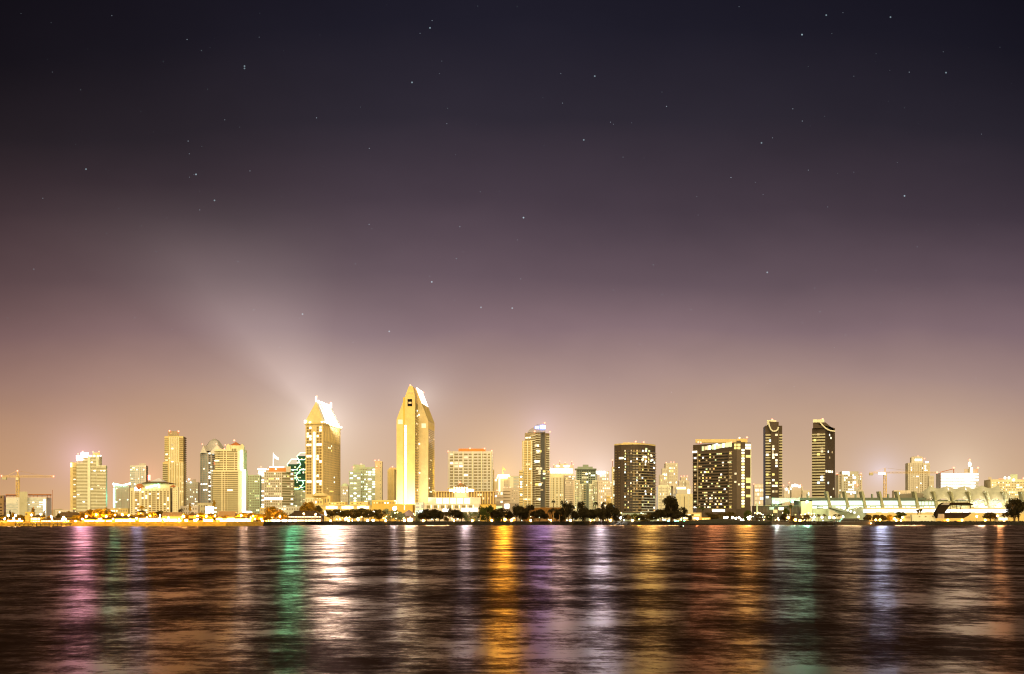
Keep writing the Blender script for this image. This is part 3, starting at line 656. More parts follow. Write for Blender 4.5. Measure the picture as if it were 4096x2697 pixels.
b = B('office_block', 'small pale block with a green dome right of the gold hotel tower', 'building', 1380, 1560)
f, s = b.body(1362, 1397, 1945, 20, M['mistw']); f.grid(12, 4, .5, .4, M['haze'], COOL, .3); mb = MB(); mb.ball((X(1380, 1566), 1566, b.z(1945)), 4.8, 10, 6, .8); b.add('dome', mb, M['palegreen']); b.finish()
b = B('office_tower', 'stepped glassy office with greenish lit floors between the hotel towers', 'tower', 1452, 1400)
f, s = b.body(1396, 1450, 1885, 26, M['palegreen'], dY=2); f.bands(17, .45, M['hazeb'], z0=b.z(2060), z1=b.z(1888)); f.spots(26, 17, COOL, 3.2, .5, z0=b.z(2060), z1=b.z(1888), d=.3)
f2, s2 = b.body(1437, 1512, 1869, 24, M['palegreen'], dY=6); f2.bands(19, .42, M['hazeb'], u0=.5, z0=b.z(2060), z1=b.z(1873)); f2.grid(19, 5, .5, .4, M['mid'], COOL, .30, .0, .5, z0=b.z(2060), z1=b.z(1873)); f2.spots(24, 19, COOL, 3.6, .5, .5, 1, z0=b.z(2060), z1=b.z(1873), d=.3)
f3, s3 = b.body(1500, 1531, 1845, 20, M['cream'], dY=3); capbox(b, 1413, 1460, 1859, 1886, M['palegreen'], 10, 12); f3.grid(14, 1, .2, .2, M['mid'], u0=.6, u1=.95)
for q, r in ((1414, 1870), (1444, 1857), (1500, 1842), (1515, 1841), (1507, 1866)): b.beacon(q, r, 1)
b.finish()
b = B('office_tower', 'plain narrow tan tower with one red beacon beside the tallest tower', 'tower', 1570, 1460)
f, s = b.body3(1550, 1577, 1592, 1878, 0, 14, M['sand']); f.ribs(2, .9, M['gold'], u0=.1, u1=.9); capbox(b, 1556, 1592, 1871, 1879, M['sand'], 3, 8); s.ribs(1, 2.2, M['bluish']); b.beacon(1570, 1868); b.finish()
# ---------------------------------------------------------------- tallest tower: two wedge-cut slabs
b = B('hotel_tower', 'tallest gold tower made of two wedge cut slabs with a white lit slope', 'tower', 1650, 1240)
Y = b.Y; P = lambda px, py, dY=0: (X(px, Y + dY), Y + dY, Z(py, Y + dY))
Ex = Vector((X(1677, Y+34) - X(1660, Y), 34, 0))
front = [P(1586,2086), P(1660,2086), P(1660,1585), P(1658,1572), P(1651,1546), P(1635,1546), P(1586,1678)]
mb = MB(); mb.sweep(front, Ex); b.add('slab', mb, M['gold'])
Y2 = 20; Ex2 = Vector((X(1738, Y+Y2+45) - X(1713, Y+Y2), 45, 0))
rear = [P(1650,2086,Y2), P(1713,2086,Y2), P(1713,1681,Y2), P(1686,1612,Y2), P(1665,1557,Y2), P(1650,1600,Y2)]
mb = MB(); mb.sweep(rear, Ex2); b.add('slab', mb, M['sand'])
a0, a1 = Vector(P(1665,1557,Y2)), Vector(P(1687,1614,Y2)); up = Vector((.25, 0, .2))
q = [a0 + up, a1 + up, a1 + Ex2 * .98 + up, a0 + Ex2 * .98 + up]
mb = MB(); mb.add([tuple(v) for v in q] , [(0,1,2,3)]); b.add('bright_roof_slope', mb, glow('glow_slope', (1, .94, .85), 4.0, sample=True, var=.15))  # emission of the slope itself stands in for floodlighting here
a2 = Vector(P(1713,1681,Y2)); q = [a1 + up, a2 + up, a2 + Ex2 * .98 + up, a1 + Ex2 * .98 + up]
mb = MB(); mb.add([tuple(v) for v in q], [(0,1,2,3)]); b.add('metal_roof_slope', mb, mat('roof_brass', (.85, .62, .18), rough=.45, metallic=.2))
f = Face(b, P(1586,0)[:2], P(1660,0)[:2], G, b.z(1586)); s = Face(b, P(1660,0)[:2], (P(1660,0)[0]+Ex.x, Y+34), G, b.z(1590))
f2 = Face(b, P(1673,0,Y2)[:2], P(1713,0,Y2)[:2], G, b.z(1681)); s2 = Face(b, P(1713,0,Y2)[:2], (P(1713,0,Y2)[0]+Ex2.x, Y+Y2+45), G, b.z(1695, Y2))
u = lambda px: (px - 1586) / 74
for r in range(31): f.pane('lit_stair', u(1622), b.z(2014 - r * 10.3), 1.9, 2.1, M['white'], .25)
f.pane('recess_strip', u(1616), b.z(1830), 2.0, b.z(1590) - b.z(2070), M['amber'], .06)
f.pane('sky_window', u(1639.5), b.z(1611), 4.6, 7.2, M['black'], .25); f.pane('sky_window_lamp', u(1640), b.z(1611.5), 3.0, 1.8, M['amb'], .4)
f.pane('lit_opening', u(1601), b.z(1688), 4.9, 4.6, M['warmdim'], .2); f2.pane('lit_opening', .55, b.z(1697), 4.6, 4.6, M['warmdim'], .2)
s.grid(38, 5, .62, .5, M['olive'], WARM, .05, .04, .96, b.z(2040), b.z(1632), d=.15)
s.pane('louvre', .5, b.z(1620), 20, 5.5, M['olive'], .2)
for r in range(36): f2.pane('vent_slot', .0, b.z(1640 + r * 11), 1.2, .5, M['brown'], .3)
s2.grid(36, 5, .5, .55, M['olive'], WARM, .04, .05, .98, b.z(1985, Y2), b.z(1714, Y2)); s2.ribs(6, 1.1, M['gold'], z0=b.z(1714, Y2), z1=b.z(1690, Y2), d=.5)
mb = MB(); mb.box(X(1633,Y)+.2, X(1652,Y), Y - .5, Y + 6, b.z(1572), b.z(1572) + .8); b.add('ledge', mb, M['sand'])
for i in range(3): f2.b.beacon(1676 + i, 1660 + i * 116, Y2 - 2, .9, M['warm'], 'wall_lamp')
mb = MB(); mb.box(X(1638,Y), X(1647,Y), Y, Y + 4, b.z(1546), b.z(1542.5)); b.add('roof_lamp', mb, M['amb'])
for q, r in ((1641, 1541), (1666, 1556), (1693, 1570)): b.beacon(q, r, Y2)
for i in range(6): 
    t = (i + .5) / 6; v = a0 + Ex2 * t; mb = MB(); mb.box(v.x-.5, v.x+.5, v.y-.8, v.y+.8, v.z, v.z+1.8); b.add('flood_lamp', mb, CR2)
b.finish()
FL = flood
flood('wall_floodlight', (X(1642, 1218), 1218, 14), (X(1642, 1240), 1240, 36), 2.0e4, 9, 3, (1, .95, .85))
flood('wall_floodlight', (X(1596, 1220), 1220, 12), (X(1596, 1240), 1240, 34), .4e4, 8, 3, (1, .90, .72))
flood('wall_floodlight', (X(1696, 1235), 1235, 10), (X(1690, 1260), 1260, 40), .5e4, 8, 3, (1, .88, .6))
for nm, q, yy_ in (('left', 1642, 1218), ('x', 1596, 1220), ('y', 1696, 1235)):
    fl_ = empty('floodlight', (X(q, yy_), yy_ - .9, 9.5), {'left': 'floodlight behind the trees washing the tallest tower base white', 'x': 'floodlight at the left foot of the tallest tower', 'y': 'floodlight at the right foot of the tallest tower'}[nm], 'floodlight')
    mb = MB(); mb.box(-4, 4, -.5, .4, -1.2, 1.2); mb.bar((-3, 0, -1.2), (-3, 0, -6.3), .25); mb.bar((3, 0, -1.2), (3, 0, -6.3), .25); mb.build('housing', M['metal'], fl_)
b = B('hotel_wing', 'plain golden low wing under the tallest tower beside a glass cube', 'building', 1620, 1170)
f, s = b.body(1583, 1660, 2017, 26, M['amber']); f.ribs(1, .8, M['shop'], 'lit_stair', b.z(2040), b.z(2022), .3, .42, .6); b.finish()
b = B('glass_lobby', 'pale lit glass cube lobby at the foot of the tallest tower', 'building', 1678, 1165)
f, s = b.body(1661, 1697, 2010, 10, M['greyw']); f.grid(4, 4, .86, .86, M['hazeb'], [M['gdim'], M['warmdim']], .75, .03, .97, b.z(2040), b.z(2012)); f.grid(1, 3, .9, .9, M['cool'], z0=b.z(2060), z1=b.z(2042)); b.finish()
# ---------------------------------------------------------------- middle
b = B('hotel_tower', 'broad white grid fronted hotel slab with an orange roof storey and four beacons', 'tower', 1880, 1330)
f, s = b.body(1793, 1972, 1806, 22, M['greyw']); zt = b.z(1812); zb = b.z(2060); n = 21
for c, (ua, ub) in enumerate(((.04, .115), (.135, .22), (.245, .335), (.355, .435), (.46, .555), (.575, .655), (.68, .775), (.795, .86), (.895, .965))):
    for r in range(n):
        lit = rng.random() < (.30 if r == 10 else .05) or (r == 17 and c < 3)
        f.pane('window', (ua + ub) / 2, zb + (zt - zb) * (r + .5) / n, f.w * (ub - ua), 1.55, rng.choice(WARM) if lit else M['olive'], .2)
f.ribs(5, 1.3, M['ivory'], 'pier', b.z(2060), b.z(1806), .8, .02, 1.06)
capbox(b, 1834, 1942, 1795, 1807, M['orange'], 4, 12, 'roof_storey'); s.bands(21, .3, M['mid'], z0=zb, z1=zt)
capbox(b, 1968, 1977, 1878, 2085, M['sand'], 10, 14, 'side_slab')
for q, r in ((1793, 1806), (1880, 1794), (1938, 1795), (1967, 1804)): b.beacon(q, r, 1, .9)
b.finish()
b = B('convention_hall', 'brown framed low hall with a lantern pavilion roof in front of the white grid hotel', 'building', 1860, 1240)
f, s = b.body(1738, 1980, 1966, 30, M['brownw']); f.ribs(22, .9, M['gold'], 'pier', b.z(2016), b.z(1968), .7); f.bands(1, .16, M['gold'], 'cornice', z0=b.z(1972), z1=b.z(1962), d=1.2)
f.grid(3, 22, .6, .6, M['olive'], WARM, .10, z0=b.z(2016), z1=b.z(1972))
Yp = b.Y - 3; mb = MB(); c_ = (X(1843, Yp), Yp + 13); pts = [(c_[0] + 13.5 * math.cos(math.radians(22.5 + 45*k)), c_[1] + 13 * math.sin(math.radians(22.5 + 45*k))) for k in range(8)]
mb.prism(pts, G, b.z(1972, -3)); b.add('pavilion', mb, M['ivory'])
for k in range(3, 8):
    ff = Face(b, pts[k % 8], pts[(k+1) % 8], b.z(1970, -3), b.z(1955, -3))
    if k > 3: ff.grid(1, 2, .8, .9, glow('glow_pavilion', (1, .90, .74), 7, sample=True), d=.3)
mb = MB(); mb.bar((*c_, b.z(1956, -3)), (*c_, b.z(1951, -3)), 15, 13.5, 8); b.add('pavilion_eave', mb, M['gold'])
mb = MB(); mb.bar((*c_, b.z(1951, -3)), (*c_, b.z(1932, -3)), 9.5, .6, 8); b.add('pavilion_roof', mb, M['brownw'])
for k in range(6): b.beacon(1818 + k * 10, 1951.5, -6, 1.0, M['shop'], 'roof_lamp')
b.beacon(1839, 1930, 9, .8)
f, s = b.body(1713, 1925, 1990, 24, M['blush'], dY=-12); 
for q in (1748, 1775, 1805, 1833, 1862): f.pane('lit_window', (q + 10 - 1713) / 214, b.z(2004, -12), 5.6, 5.2, M['shop'], .3)
f2, _ = b.body(1697, 1920, 2016, 20, M['blush'], dY=-22)
for q in (1708, 1737, 1766, 1794, 1823, 1852, 1880): 
    f2.pane('window_recess', (q + 8 - 1697) / 226, b.z(2028, -22), 4.4, 3.0, M['olive'], .15); f2.pane('lit_jamb', (q + 17 - 1697) / 226, b.z(2027, -22), .8, 3.4, M['shop'], .3)
f2.pane('lit_window', .82, b.z(2039, -22), 16, 3.2, M['white'], .4); f2.pane('lit_window', .40, b.z(2041, -22), 7, 2.6, M['white'], .4)
f3, _ = b.body(1920, 1985, 2018, 18, M['amber'], dY=-20); b.finish()
b = B('office_tower', 'pale tower with a glaring white drum crown under a flagpole', 'tower', 2018, 1600)
f, s = b.body(1990, 2052, 1908, 22, M['mistw']); f.ribs(2, 5., M['ivory'], d=.8, u0=0, u1=1.2); f.grid(12, 6, .5, .8, M['haze'], WARM, .1, .3, .9, z1=b.z(1920)); f.pane('lit_wall', .2, b.z(1940), 5, 24, M['shop'], .5)
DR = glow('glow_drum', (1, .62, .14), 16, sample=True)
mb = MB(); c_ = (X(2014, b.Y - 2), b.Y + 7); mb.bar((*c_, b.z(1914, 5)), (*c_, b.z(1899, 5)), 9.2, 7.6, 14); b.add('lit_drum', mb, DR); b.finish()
FY = mat('flag_cream', (.85, .66, .34), var=.05)
flag('cream flag on a pole above the glaring drum crowned tower', 2011, 1865, 1902, 1608, FY, 10, 8, FY)
b = B('office_tower', 'pale hazy tower just left of the dark beige condo tower', 'tower', 2060, 1700)
f, s = b.body(2043, 2080, 1904, 20, M['mistw']); f.bands(14, .4, M['hazeb'], u0=.3); f.spots(8, 14, COOL, 3.5, .5, .3, 1); b.finish()
b = B('office_block', 'slim lilac lit slab behind the white grid hotel', 'building', 1984, 1650)
f, s = b.body(1974, 1993, 1916, 16, M['mist']); f.ribs(3, .7, M['sand']); f.spots(7, 16, [M['blue'], M['warm'], M['white']], 2.5, .6); b.finish()
b = B('office_block', 'tan mid rise block beneath the glaring drum crowned tower', 'building', 2045, 1420)
f, s = b.body(2013, 2076, 1951, 22, M['mist']); f.bands(8, .3, M['mid'], u1=.45, z0=b.z(2060), z1=b.z(1960)); f.grid(10, 3, .25, .3, M['mid'], WARM, .3, .5, .95, b.z(2060), b.z(1958))
f2, _ = b.body(1987, 2014, 1966, 20, M['mist'], dY=-3); f2.bands(7, .3, M['haze']); f2.spots(7, 7, WARM, 2, .5)
f3, _ = b.body(1980, 2076, 2012, 24, M['mistd'], dY=-40); f3.pane('lit_window', .15, b.z(2030, -40), 8, 3.4, M['gdim'], .4); f3.pane('lit_billboard', .50, b.z(2025, -40), 5.2, 5.0, M['white'], .5); f3.bands(2, .2, M['mid'], u1=.25, z0=b.z(2026, -40), z1=b.z(2014, -40))
for q, r in ((2016, 1951), (2040, 1950), (1988, 1962), (2074, 1947)): b.beacon(q, r, 1)
b.finish()
b = B('condo_tower', 'dark beige balcony tower with a blue lit sign on its glass crown', 'tower', 2145, 1300)
fl, fr_ = b.body3(2099, 2142, 2197, 1730, 8, 14, M['taupe'])
fl.grid(38, 2, .7, .6, M['olive'], WARM, .12, .04, .6, z1=b.z(1736)); fl.bands(38, .3, M['ivory'], 'balcony', .55, 1, z1=b.z(1736), d=1.4, off=.15)
fr_.bands(38, .3, M['ivory'], 'balcony', 0, .28, z1=b.z(1732), d=1.6, off=.15); fr_.bands(38, .3, M['ivory'], 'balcony', .74, 1., z1=b.z(1736), d=1.6, off=.15)
fr_.bands(38, .5, M['brown'], 'ribbon_window', 0, .28, d=.25, off=.6); fr_.bands(38, .5, M['brown'], 'ribbon_window', .74, 1., d=.25, off=.6)
fr_.pane('glass_strip', .51, b.z(1890), 6.2, b.z(1735) - b.z(2050), M['steel'], .15); fr_.spots(12, 38, YEL + WARM, 2.6, .7, 0, 1, d=1.7)
for rr in (1783, 1805, 1846, 1874, 1938, 1998): 
    for k in range(rng.choice((2, 3, 4))): fr_.pane('window', rng.uniform(.0, .35), b.z(rr), 2.8, 2.2, rng.choice(WARM), 1.8)
f2, _ = b.body(2089, 2130, 1763, 16, M['sand'], dY=-5); f2.grid(34, 6, .6, .55, M['olive'], WARM, .06, .05, .95, z1=b.z(1768, -5)); f2.ribs(3, .8, M['ivory'], d=.5, u0=-.12, u1=1.12)
f3, _ = b.body(2077, 2092, 1882, 14, M['sand'], dY=-8); f3.bands(20, .35, M['olive'], z1=b.z(1886, -8)); f3.spots(9, 20, [M['blue'], M['warm'], M['cool']], 2, .6)
mb = MB(); Yc = b.Y + 4; mb.sweep([P_ for P_ in [(X(2112,Yc),Yc,Z(1730,Yc)), (X(2182,Yc),Yc,Z(1730,Yc)), (X(2182,Yc),Yc,Z(1697,Yc)), (X(2150,Yc),Yc,Z(1696,Yc)), (X(2114,Yc),Yc,Z(1722,Yc))]], (0, 14, 0)); b.add('glass_crown', mb, mat('crown_glass', (.30, .26, .28), rough=.25, spec=.6))
SB = glow('glow_sign_blue', (.14, .30, 1), 12, sample=True)
for q in (2143, 2148, 2154): sign(b, q - 2, q + 2, 1706, 1714, SB, 2.8)
sign(b, 2161, 2181, 1702, 1716, SB, 2.6)
for q in (2166, 2172, 2178): sign(b, q - 1.6, q + 1.6, 1705, 1714, M['white'], 1.9)
for q, r in ((2139, 1726), (2179, 1692), (2200, 1728)): b.beacon(q, r, 1)
b.finish()
b = B('bank_tower', 'cream tower with a white lit cornice and a row of white windows', 'tower', 2245, 1480)
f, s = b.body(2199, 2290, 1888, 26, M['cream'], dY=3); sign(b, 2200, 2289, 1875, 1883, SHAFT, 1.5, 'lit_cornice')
for k in range(9): f.pane('lit_window', .05 + k * .115, b.z(1889, 3), 2.6, 2.6, M['white'], .5)
f2, _ = b.body(2199, 2255, 1908, 20, M['cream'], dY=-2); f2.grid(19, 7, .55, .55, M['olive'], WARM, .05, .03, .97, z1=b.z(1912)); f2.ribs(4, 1.4, M['ivory'], d=.6)
f3, _ = b.body(2256, 2300, 1899, 20, M['mist'], dY=-4); f3.grid(22, 8, .6, .5, M['mid'], WARM, .06, .03, .97, z1=b.z(1903)); b.finish()
b = B('office_tower', 'pinkish block with rooftop masts and two white sign panels behind the cream tower', 'tower', 2255, 1750)
f, s = b.body(2214, 2294, 1861, 20, M['blush']); capbox(b, 2228, 2272, 1855, 1862, M['blush'], 4, 8)
sign(b, 2225, 2236, 1861.5, 1867, SHAFT); sign(b, 2256, 2277, 1862, 1868, SHAFT)
for q, r in ((2239, 1845), (2287, 1846), (2260, 1850)):
    mb = MB(); Yb = b.Y + 3; mb.bar((X(q,Yb),Yb,b.z(1862)), (X(q,Yb),Yb,b.z(r)), .3); b.add('mast', mb, M['rust']); b.beacon(q, r, 3, .8)
b.beacon(2215, 1858); b.beacon(2293, 1858); b.beacon(2201, 1872, -200, .7); b.finish()
b = B('condo_tower', 'dark hat roofed condo tower with cream stepped wings left of the curved hotel', 'tower', 2345, 1330)
f, s = b.body(2301, 2384, 1878, 22, M['gsteel'], dY=4); f.grid(24, 8, .7, .55, M['dk'], WARM, .10, z1=b.z(1880)); f.bands(24, .3, M['ivory'], 'balcony', .28, .52, z1=b.z(1884), d=1.5, off=.2)
capbox(b, 2299, 2386, 1874, 1878, M['gsteel'], 1, 26, 'roof_eave'); capbox(b, 2310, 2371, 1867, 1874, M['gsteel'], 4, 18, 'roof_tier'); capbox(b, 2331, 2354, 1859, 1867, M['gsteel'], 7, 12, 'roof_tier')
for xa, xb, yt in ((2295, 2320, 1921), (2314, 2334, 1936), (2366, 2389, 1922), (2354, 2372, 1936)):
    f2, _ = b.body(xa, xb, yt, 16, M['ivory'], dY=-3 if yt < 1930 else -7); f2.grid(18, 3, .6, .5, M['gsteel'], DIM, .12, z0=b.z(2055), z1=b.z(yt + 3)); f2.bands(18, .2, M['cream'], 'balcony', .5, 1.02, z0=b.z(2055), z1=b.z(yt + 3), d=1.2)
f3, _ = b.body(2326, 2362, 1932, 12, M['gsteel'], dY=-2); f3.bands(17, .34, M['cream'], 'balcony', .02, .45, z1=b.z(1936), d=1.4); f3.grid(17, 2, .3, .9, M['steel'], None, 0, .5, 1)
f.b.beacon(2346, 1896, 1, 1.3, M['warm'], 'wall_lamp'); b.finish()
b = B('office_tower', 'hazy pale tower with a white blue roof sign left of the curved hotel', 'tower', 2412, 1850)
f, s = b.body(2385, 2436, 1885, 24, M['mistw']); f.grid(16, 5, .6, .5, M['haze'], COOL, .22); f.ribs(3, 1., M['lav'], d=.5)
sign(b, 2385, 2420, 1886, 1894, glow('glow_sign_ice', (.72, .8, 1), 14, sample=True), -1.5); b.finish()
b = B('office_block', 'hazy pink lit lower block under the white blue roof sign', 'building', 2412, 1650)
f, s = b.body(2388, 2450, 1925, 22, M['mist']); f.grid(14, 7, .5, .45, M['haze'], WARM + COOL, .28); f2, _ = b.body(2424, 2448, 1984, 14, M['gold'], dY=-4); f2.grid(7, 4, .5, .4, M['mid'], WARM, .2); b.finish()
b = B('condo_tower', 'very thin cream tower edge squeezed against the left side of the curved hotel', 'tower', 2451, 1420)
f, s = b.body(2446, 2462, 1868, 18, M['cream']); f.bands(24, .5, M['olive'], u0=.3, u1=.75); f.spots(9, 24, COOL, 1.6, .9, .3, 1); mb = MB(); mb.bar((X(2450,b.Y+2),b.Y+2,b.z(1868)), (X(2450,b.Y+2),b.Y+2,b.z(1842)), .3); b.add('mast', mb, M['rust']); b.beacon(2450, 1841); b.finish()
# curved mirror-glass hotel
b = B('hotel_tower', 'dark mirror glass hotel with a bulging curved front dotted with lit rooms', 'tower', 2540, 1200)
Yh = b.Y; pts = []
for k in range(15):
    t = k / 14; px = 2457 + (2626 - 2457) * t; dy = 14 + 20 * (1 - math.sin(math.radians(35 + 115 * t))) * 1.5 if t > .22 else 4 + 0 * t
    pts.append((px, dy))
arc = [(2457, 10), (2484, 0)] + [(2484 + (2622 - 2484) * k / 12, -9 * math.sin(math.pi * k / 12 * .86) + 26 * (k / 12) ** 3) for k in range(1, 13)]
wp = [(X(px, Yh + dy), Yh + dy) for px, dy in arc]
wall = wp + [(X(2600, Yh + 60), Yh + 60), (X(2470, Yh + 55), Yh + 55)]
fs = b.prism(wall, G - .3, b.z(1780), M['dkbrown'])
capw = [(p[0], p[1] - .5) for p in wp]; mb = MB(); mb.prism(capw + [(X(2600, Yh + 60), Yh + 60), (X(2470, Yh + 55), Yh + 55)], b.z(1780), b.z(1774)); b.add('parapet', mb, M['sand'])
cap2 = [(X(q, Yh + 14 + 18 * ((q - 2492) / 100) ** 3), Yh + 14 + 18 * ((q - 2492) / 100) ** 3) for q in (2492, 2515, 2540, 2565, 2592)]
mb = MB(); mb.prism(cap2 + [(X(2590, Yh + 50), Yh + 50), (X(2495, Yh + 45), Yh + 45)], b.z(1774), b.z(1767)); b.add('roof_storey', mb, M['sand'])
zb, zt = b.z(2048), b.z(1800); n = 23
fs[0].grid(n, 2, .35, .25, M['brown'], YEL, .06, z0=zb, z1=zt)
for i in range(1, 13):
    ff = fs[i]
    for r in range(n):
        zz = zb + (zt - zb) * (r + .5) / n
        if i == 1 and r > 1: continue
        if i == 1: continue
        ff.pane('balcony', .5, zz - 1.0, ff.w * .98, .75, M['panel'] if i < 5 else M['taupe'] if i < 8 else M['bluegrey'] if r < 6 else M['taupe'], .9)
        lit = rng.random() < (.34 if i in (2, 3, 4, 8, 9, 10) else .22)
        ff.pane('window', .5 + rng.uniform(-.1, .1), zz + .3, ff.w * (.36 if lit else .7), 1.5, rng.choice(YEL + COOL[:1]) if lit else M['brown' if rng.random() < .3 else 'dk'], .25 if lit else .16)
fs[2].b.beacon(2543, 1767, 16); b.beacon(2575, 1769, 22)
for i in range(14): 
    ff = rng.choice(fs[8:13]); ff.pane('window', rng.uniform(.2, .8), b.z(rng.uniform(1795, 1850)), 2.0, 1.7, rng.choice(YEL + COOL), 1.0)
fs[1].pane('window', .1, b.z(1833), 5, 2.0, M['warm'], .3); b.finish()
# hazy background right of the curved hotel
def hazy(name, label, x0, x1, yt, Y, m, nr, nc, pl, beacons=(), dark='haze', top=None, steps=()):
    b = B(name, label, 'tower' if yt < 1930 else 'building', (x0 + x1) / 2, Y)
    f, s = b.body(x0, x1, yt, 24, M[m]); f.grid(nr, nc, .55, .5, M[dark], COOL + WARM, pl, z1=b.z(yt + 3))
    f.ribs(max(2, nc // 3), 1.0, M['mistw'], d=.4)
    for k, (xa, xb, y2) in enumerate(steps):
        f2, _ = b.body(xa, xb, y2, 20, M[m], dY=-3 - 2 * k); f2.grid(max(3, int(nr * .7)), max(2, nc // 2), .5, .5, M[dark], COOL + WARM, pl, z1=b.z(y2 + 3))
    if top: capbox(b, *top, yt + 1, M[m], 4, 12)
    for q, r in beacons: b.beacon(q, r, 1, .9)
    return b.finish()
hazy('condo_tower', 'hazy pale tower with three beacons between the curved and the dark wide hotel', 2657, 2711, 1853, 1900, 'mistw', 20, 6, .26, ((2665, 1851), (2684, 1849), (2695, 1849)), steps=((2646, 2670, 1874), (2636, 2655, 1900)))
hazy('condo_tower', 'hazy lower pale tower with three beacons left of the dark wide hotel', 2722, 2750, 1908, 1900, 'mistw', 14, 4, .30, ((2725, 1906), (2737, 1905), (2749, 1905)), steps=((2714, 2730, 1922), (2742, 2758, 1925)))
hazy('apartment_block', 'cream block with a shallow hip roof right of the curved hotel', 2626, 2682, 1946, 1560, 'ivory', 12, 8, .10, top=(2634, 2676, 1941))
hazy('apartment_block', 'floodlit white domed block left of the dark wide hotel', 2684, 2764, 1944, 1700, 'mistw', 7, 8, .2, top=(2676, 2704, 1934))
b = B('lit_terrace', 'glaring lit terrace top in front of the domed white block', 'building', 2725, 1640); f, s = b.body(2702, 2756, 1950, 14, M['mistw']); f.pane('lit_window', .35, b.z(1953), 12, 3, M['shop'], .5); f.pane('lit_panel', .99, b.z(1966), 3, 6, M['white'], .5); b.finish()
b = B('apartment_block', 'yellow tan block with brown recess strips left of the dark wide hotel', 'building', 2732, 1450)
f, s = b.body(2694, 2772, 1976, 20, M['ivory']); f.ribs(4, 4., M['cream'], d=.6); f.grid(10, 8, .3, .6, M['mid'], DIM, .12); f.pane('recess', .45, b.z(2020), 5, 20, M['mid'], .3); b.finish()
# dark wide hotel
b = B('hotel_tower', 'wide dark brown hotel slab with a lit restaurant band and a column of arched windows', 'tower', 2890, 1190)
fl, fr_ = b.body3(2772, 2931, 3003, 1770, 40, 4, M['dkbrown'])
capbox(b, 2782, 2990, 1757, 1771, M['sand'], 46, 10, 'roof_storey'); capbox(b, 2948, 2982, 1755, 1769, M['gold'], 10, 14, 'roof_plant')
zb, zt = b.z(2040), b.z(1801)
fl.bands(20, .42, M['panel'], 'balcony', .14, .88, zb, zt, d=.5); fl.bands(20, .42, M['panel'], 'balcony', .0, .13, zb, zt, d=.5)
fl.bands(20, .45, M['dk'], 'ribbon_window', 0, .88, zb, zt, off=0.)
fl.spots(100, 20, YEL, 1.8, .46, .15, .97, zb, zt, d=.6, off=.0); fl.spots(9, 20, YEL, 3.0, .5, .0, .12, zb, zt, d=.6, off=.0); fl.ribs(1, .8, M['taupe'], z0=zb, z1=zt, u0=.10, u1=.16, d=.9)
for r in range(20): fl.pane('balcony_end', .955, zb + (zt - zb) * (r + .5) / 20, 3.2, 1.4, M['taupe'], 1.2)
for k in range(17):
    u_ = .26 + k * .0435; fl.pane('lit_window', u_, b.z(1793 - k * .62, 22) , 1.9 + rng.random() * .8, 3.0 + rng.random() * 2.2, rng.choice((M['cool'], M['gdim'], M['gdim'], M['warmdim'], M['dusk'])), .5)
fl.pane('lit_window', .05, b.z(1808, 38), 6, 2.0, M['warm'], .5)
for q, r in ((.58, 1779), (.62, 1777), (.66, 1782)): fl.pane('lit_window', q, b.z(r, 15), 1.8, 1.8, M['cool'], .5)
fr_.pane('stair_strip', .33, b.z(1900), 4.6, b.z(1775) - b.z(2050), M['panel'], .3)
for r in range(21): fr_.pane('arched_window', .565, b.z(2026 - r * 11.3), 2.9, 1.9, M['warm'] if r % 3 else M['yel'], .3)
for r, wd in ((1780, 6), (1792, 6), (1825, 5), (1916, 5), (1927, 4.6), (1949, 4), (1984, 4.6)): fr_.pane('window', .86, b.z(r), wd, 2.4, M['yel'] if r > 1800 else M['warm'], .3)
for r in (1780, 1792): fr_.pane('window', .14, b.z(r), 2.2, 2.4, M['yel'], .3); fr_.pane('window', .33, b.z(r), 3.0, 2.4, M['yel'], .4)
for u_, r in ((.14, 1928), (.34, 1938), (.15, 1895)): fr_.pane('window', u_, b.z(r), 2.0, 1.8, M['warmdim'], .4)
f2, _ = b.body(2772, 2945, 2036, 20, M['dkbrown'], dY=-16); f2.pane('lit_window', .56, b.z(2036, -16) - 1.6, 12, 2.2, M['cool'], .4)
for k in range(4): f2.pane('arched_window', .42 + k * .07, b.z(2021, -16) - 4.4, 2.0, 1.6, M['yel'], .4)
fr_.pane('lit_edge', 1.0, b.z(1900), .7, b.z(1780) - b.z(2030), M['ivory'], .4)
for q, r, m_ in ((2793, 1769, None), (2803, 1770, None), (2926, 1770, None), (2988, 1750, None), (2958, 1752, M['warm'])): b.beacon(q, r, 3, .9, m_, 'beacon' if m_ is None else 'roof_lamp')
b.finish()
b = B('library_block', 'pale block with glowing random slots between the dark hotel and the first slim tower', 'building', 3034, 1380)
f, s = b.body(3012, 3058, 1936, 20, M['blush']); f.grid(9, 7, .4, .62, M['warmdim'], [M['warm'], M['cool']], .3); b.beacon(3015, 1937); b.finish()
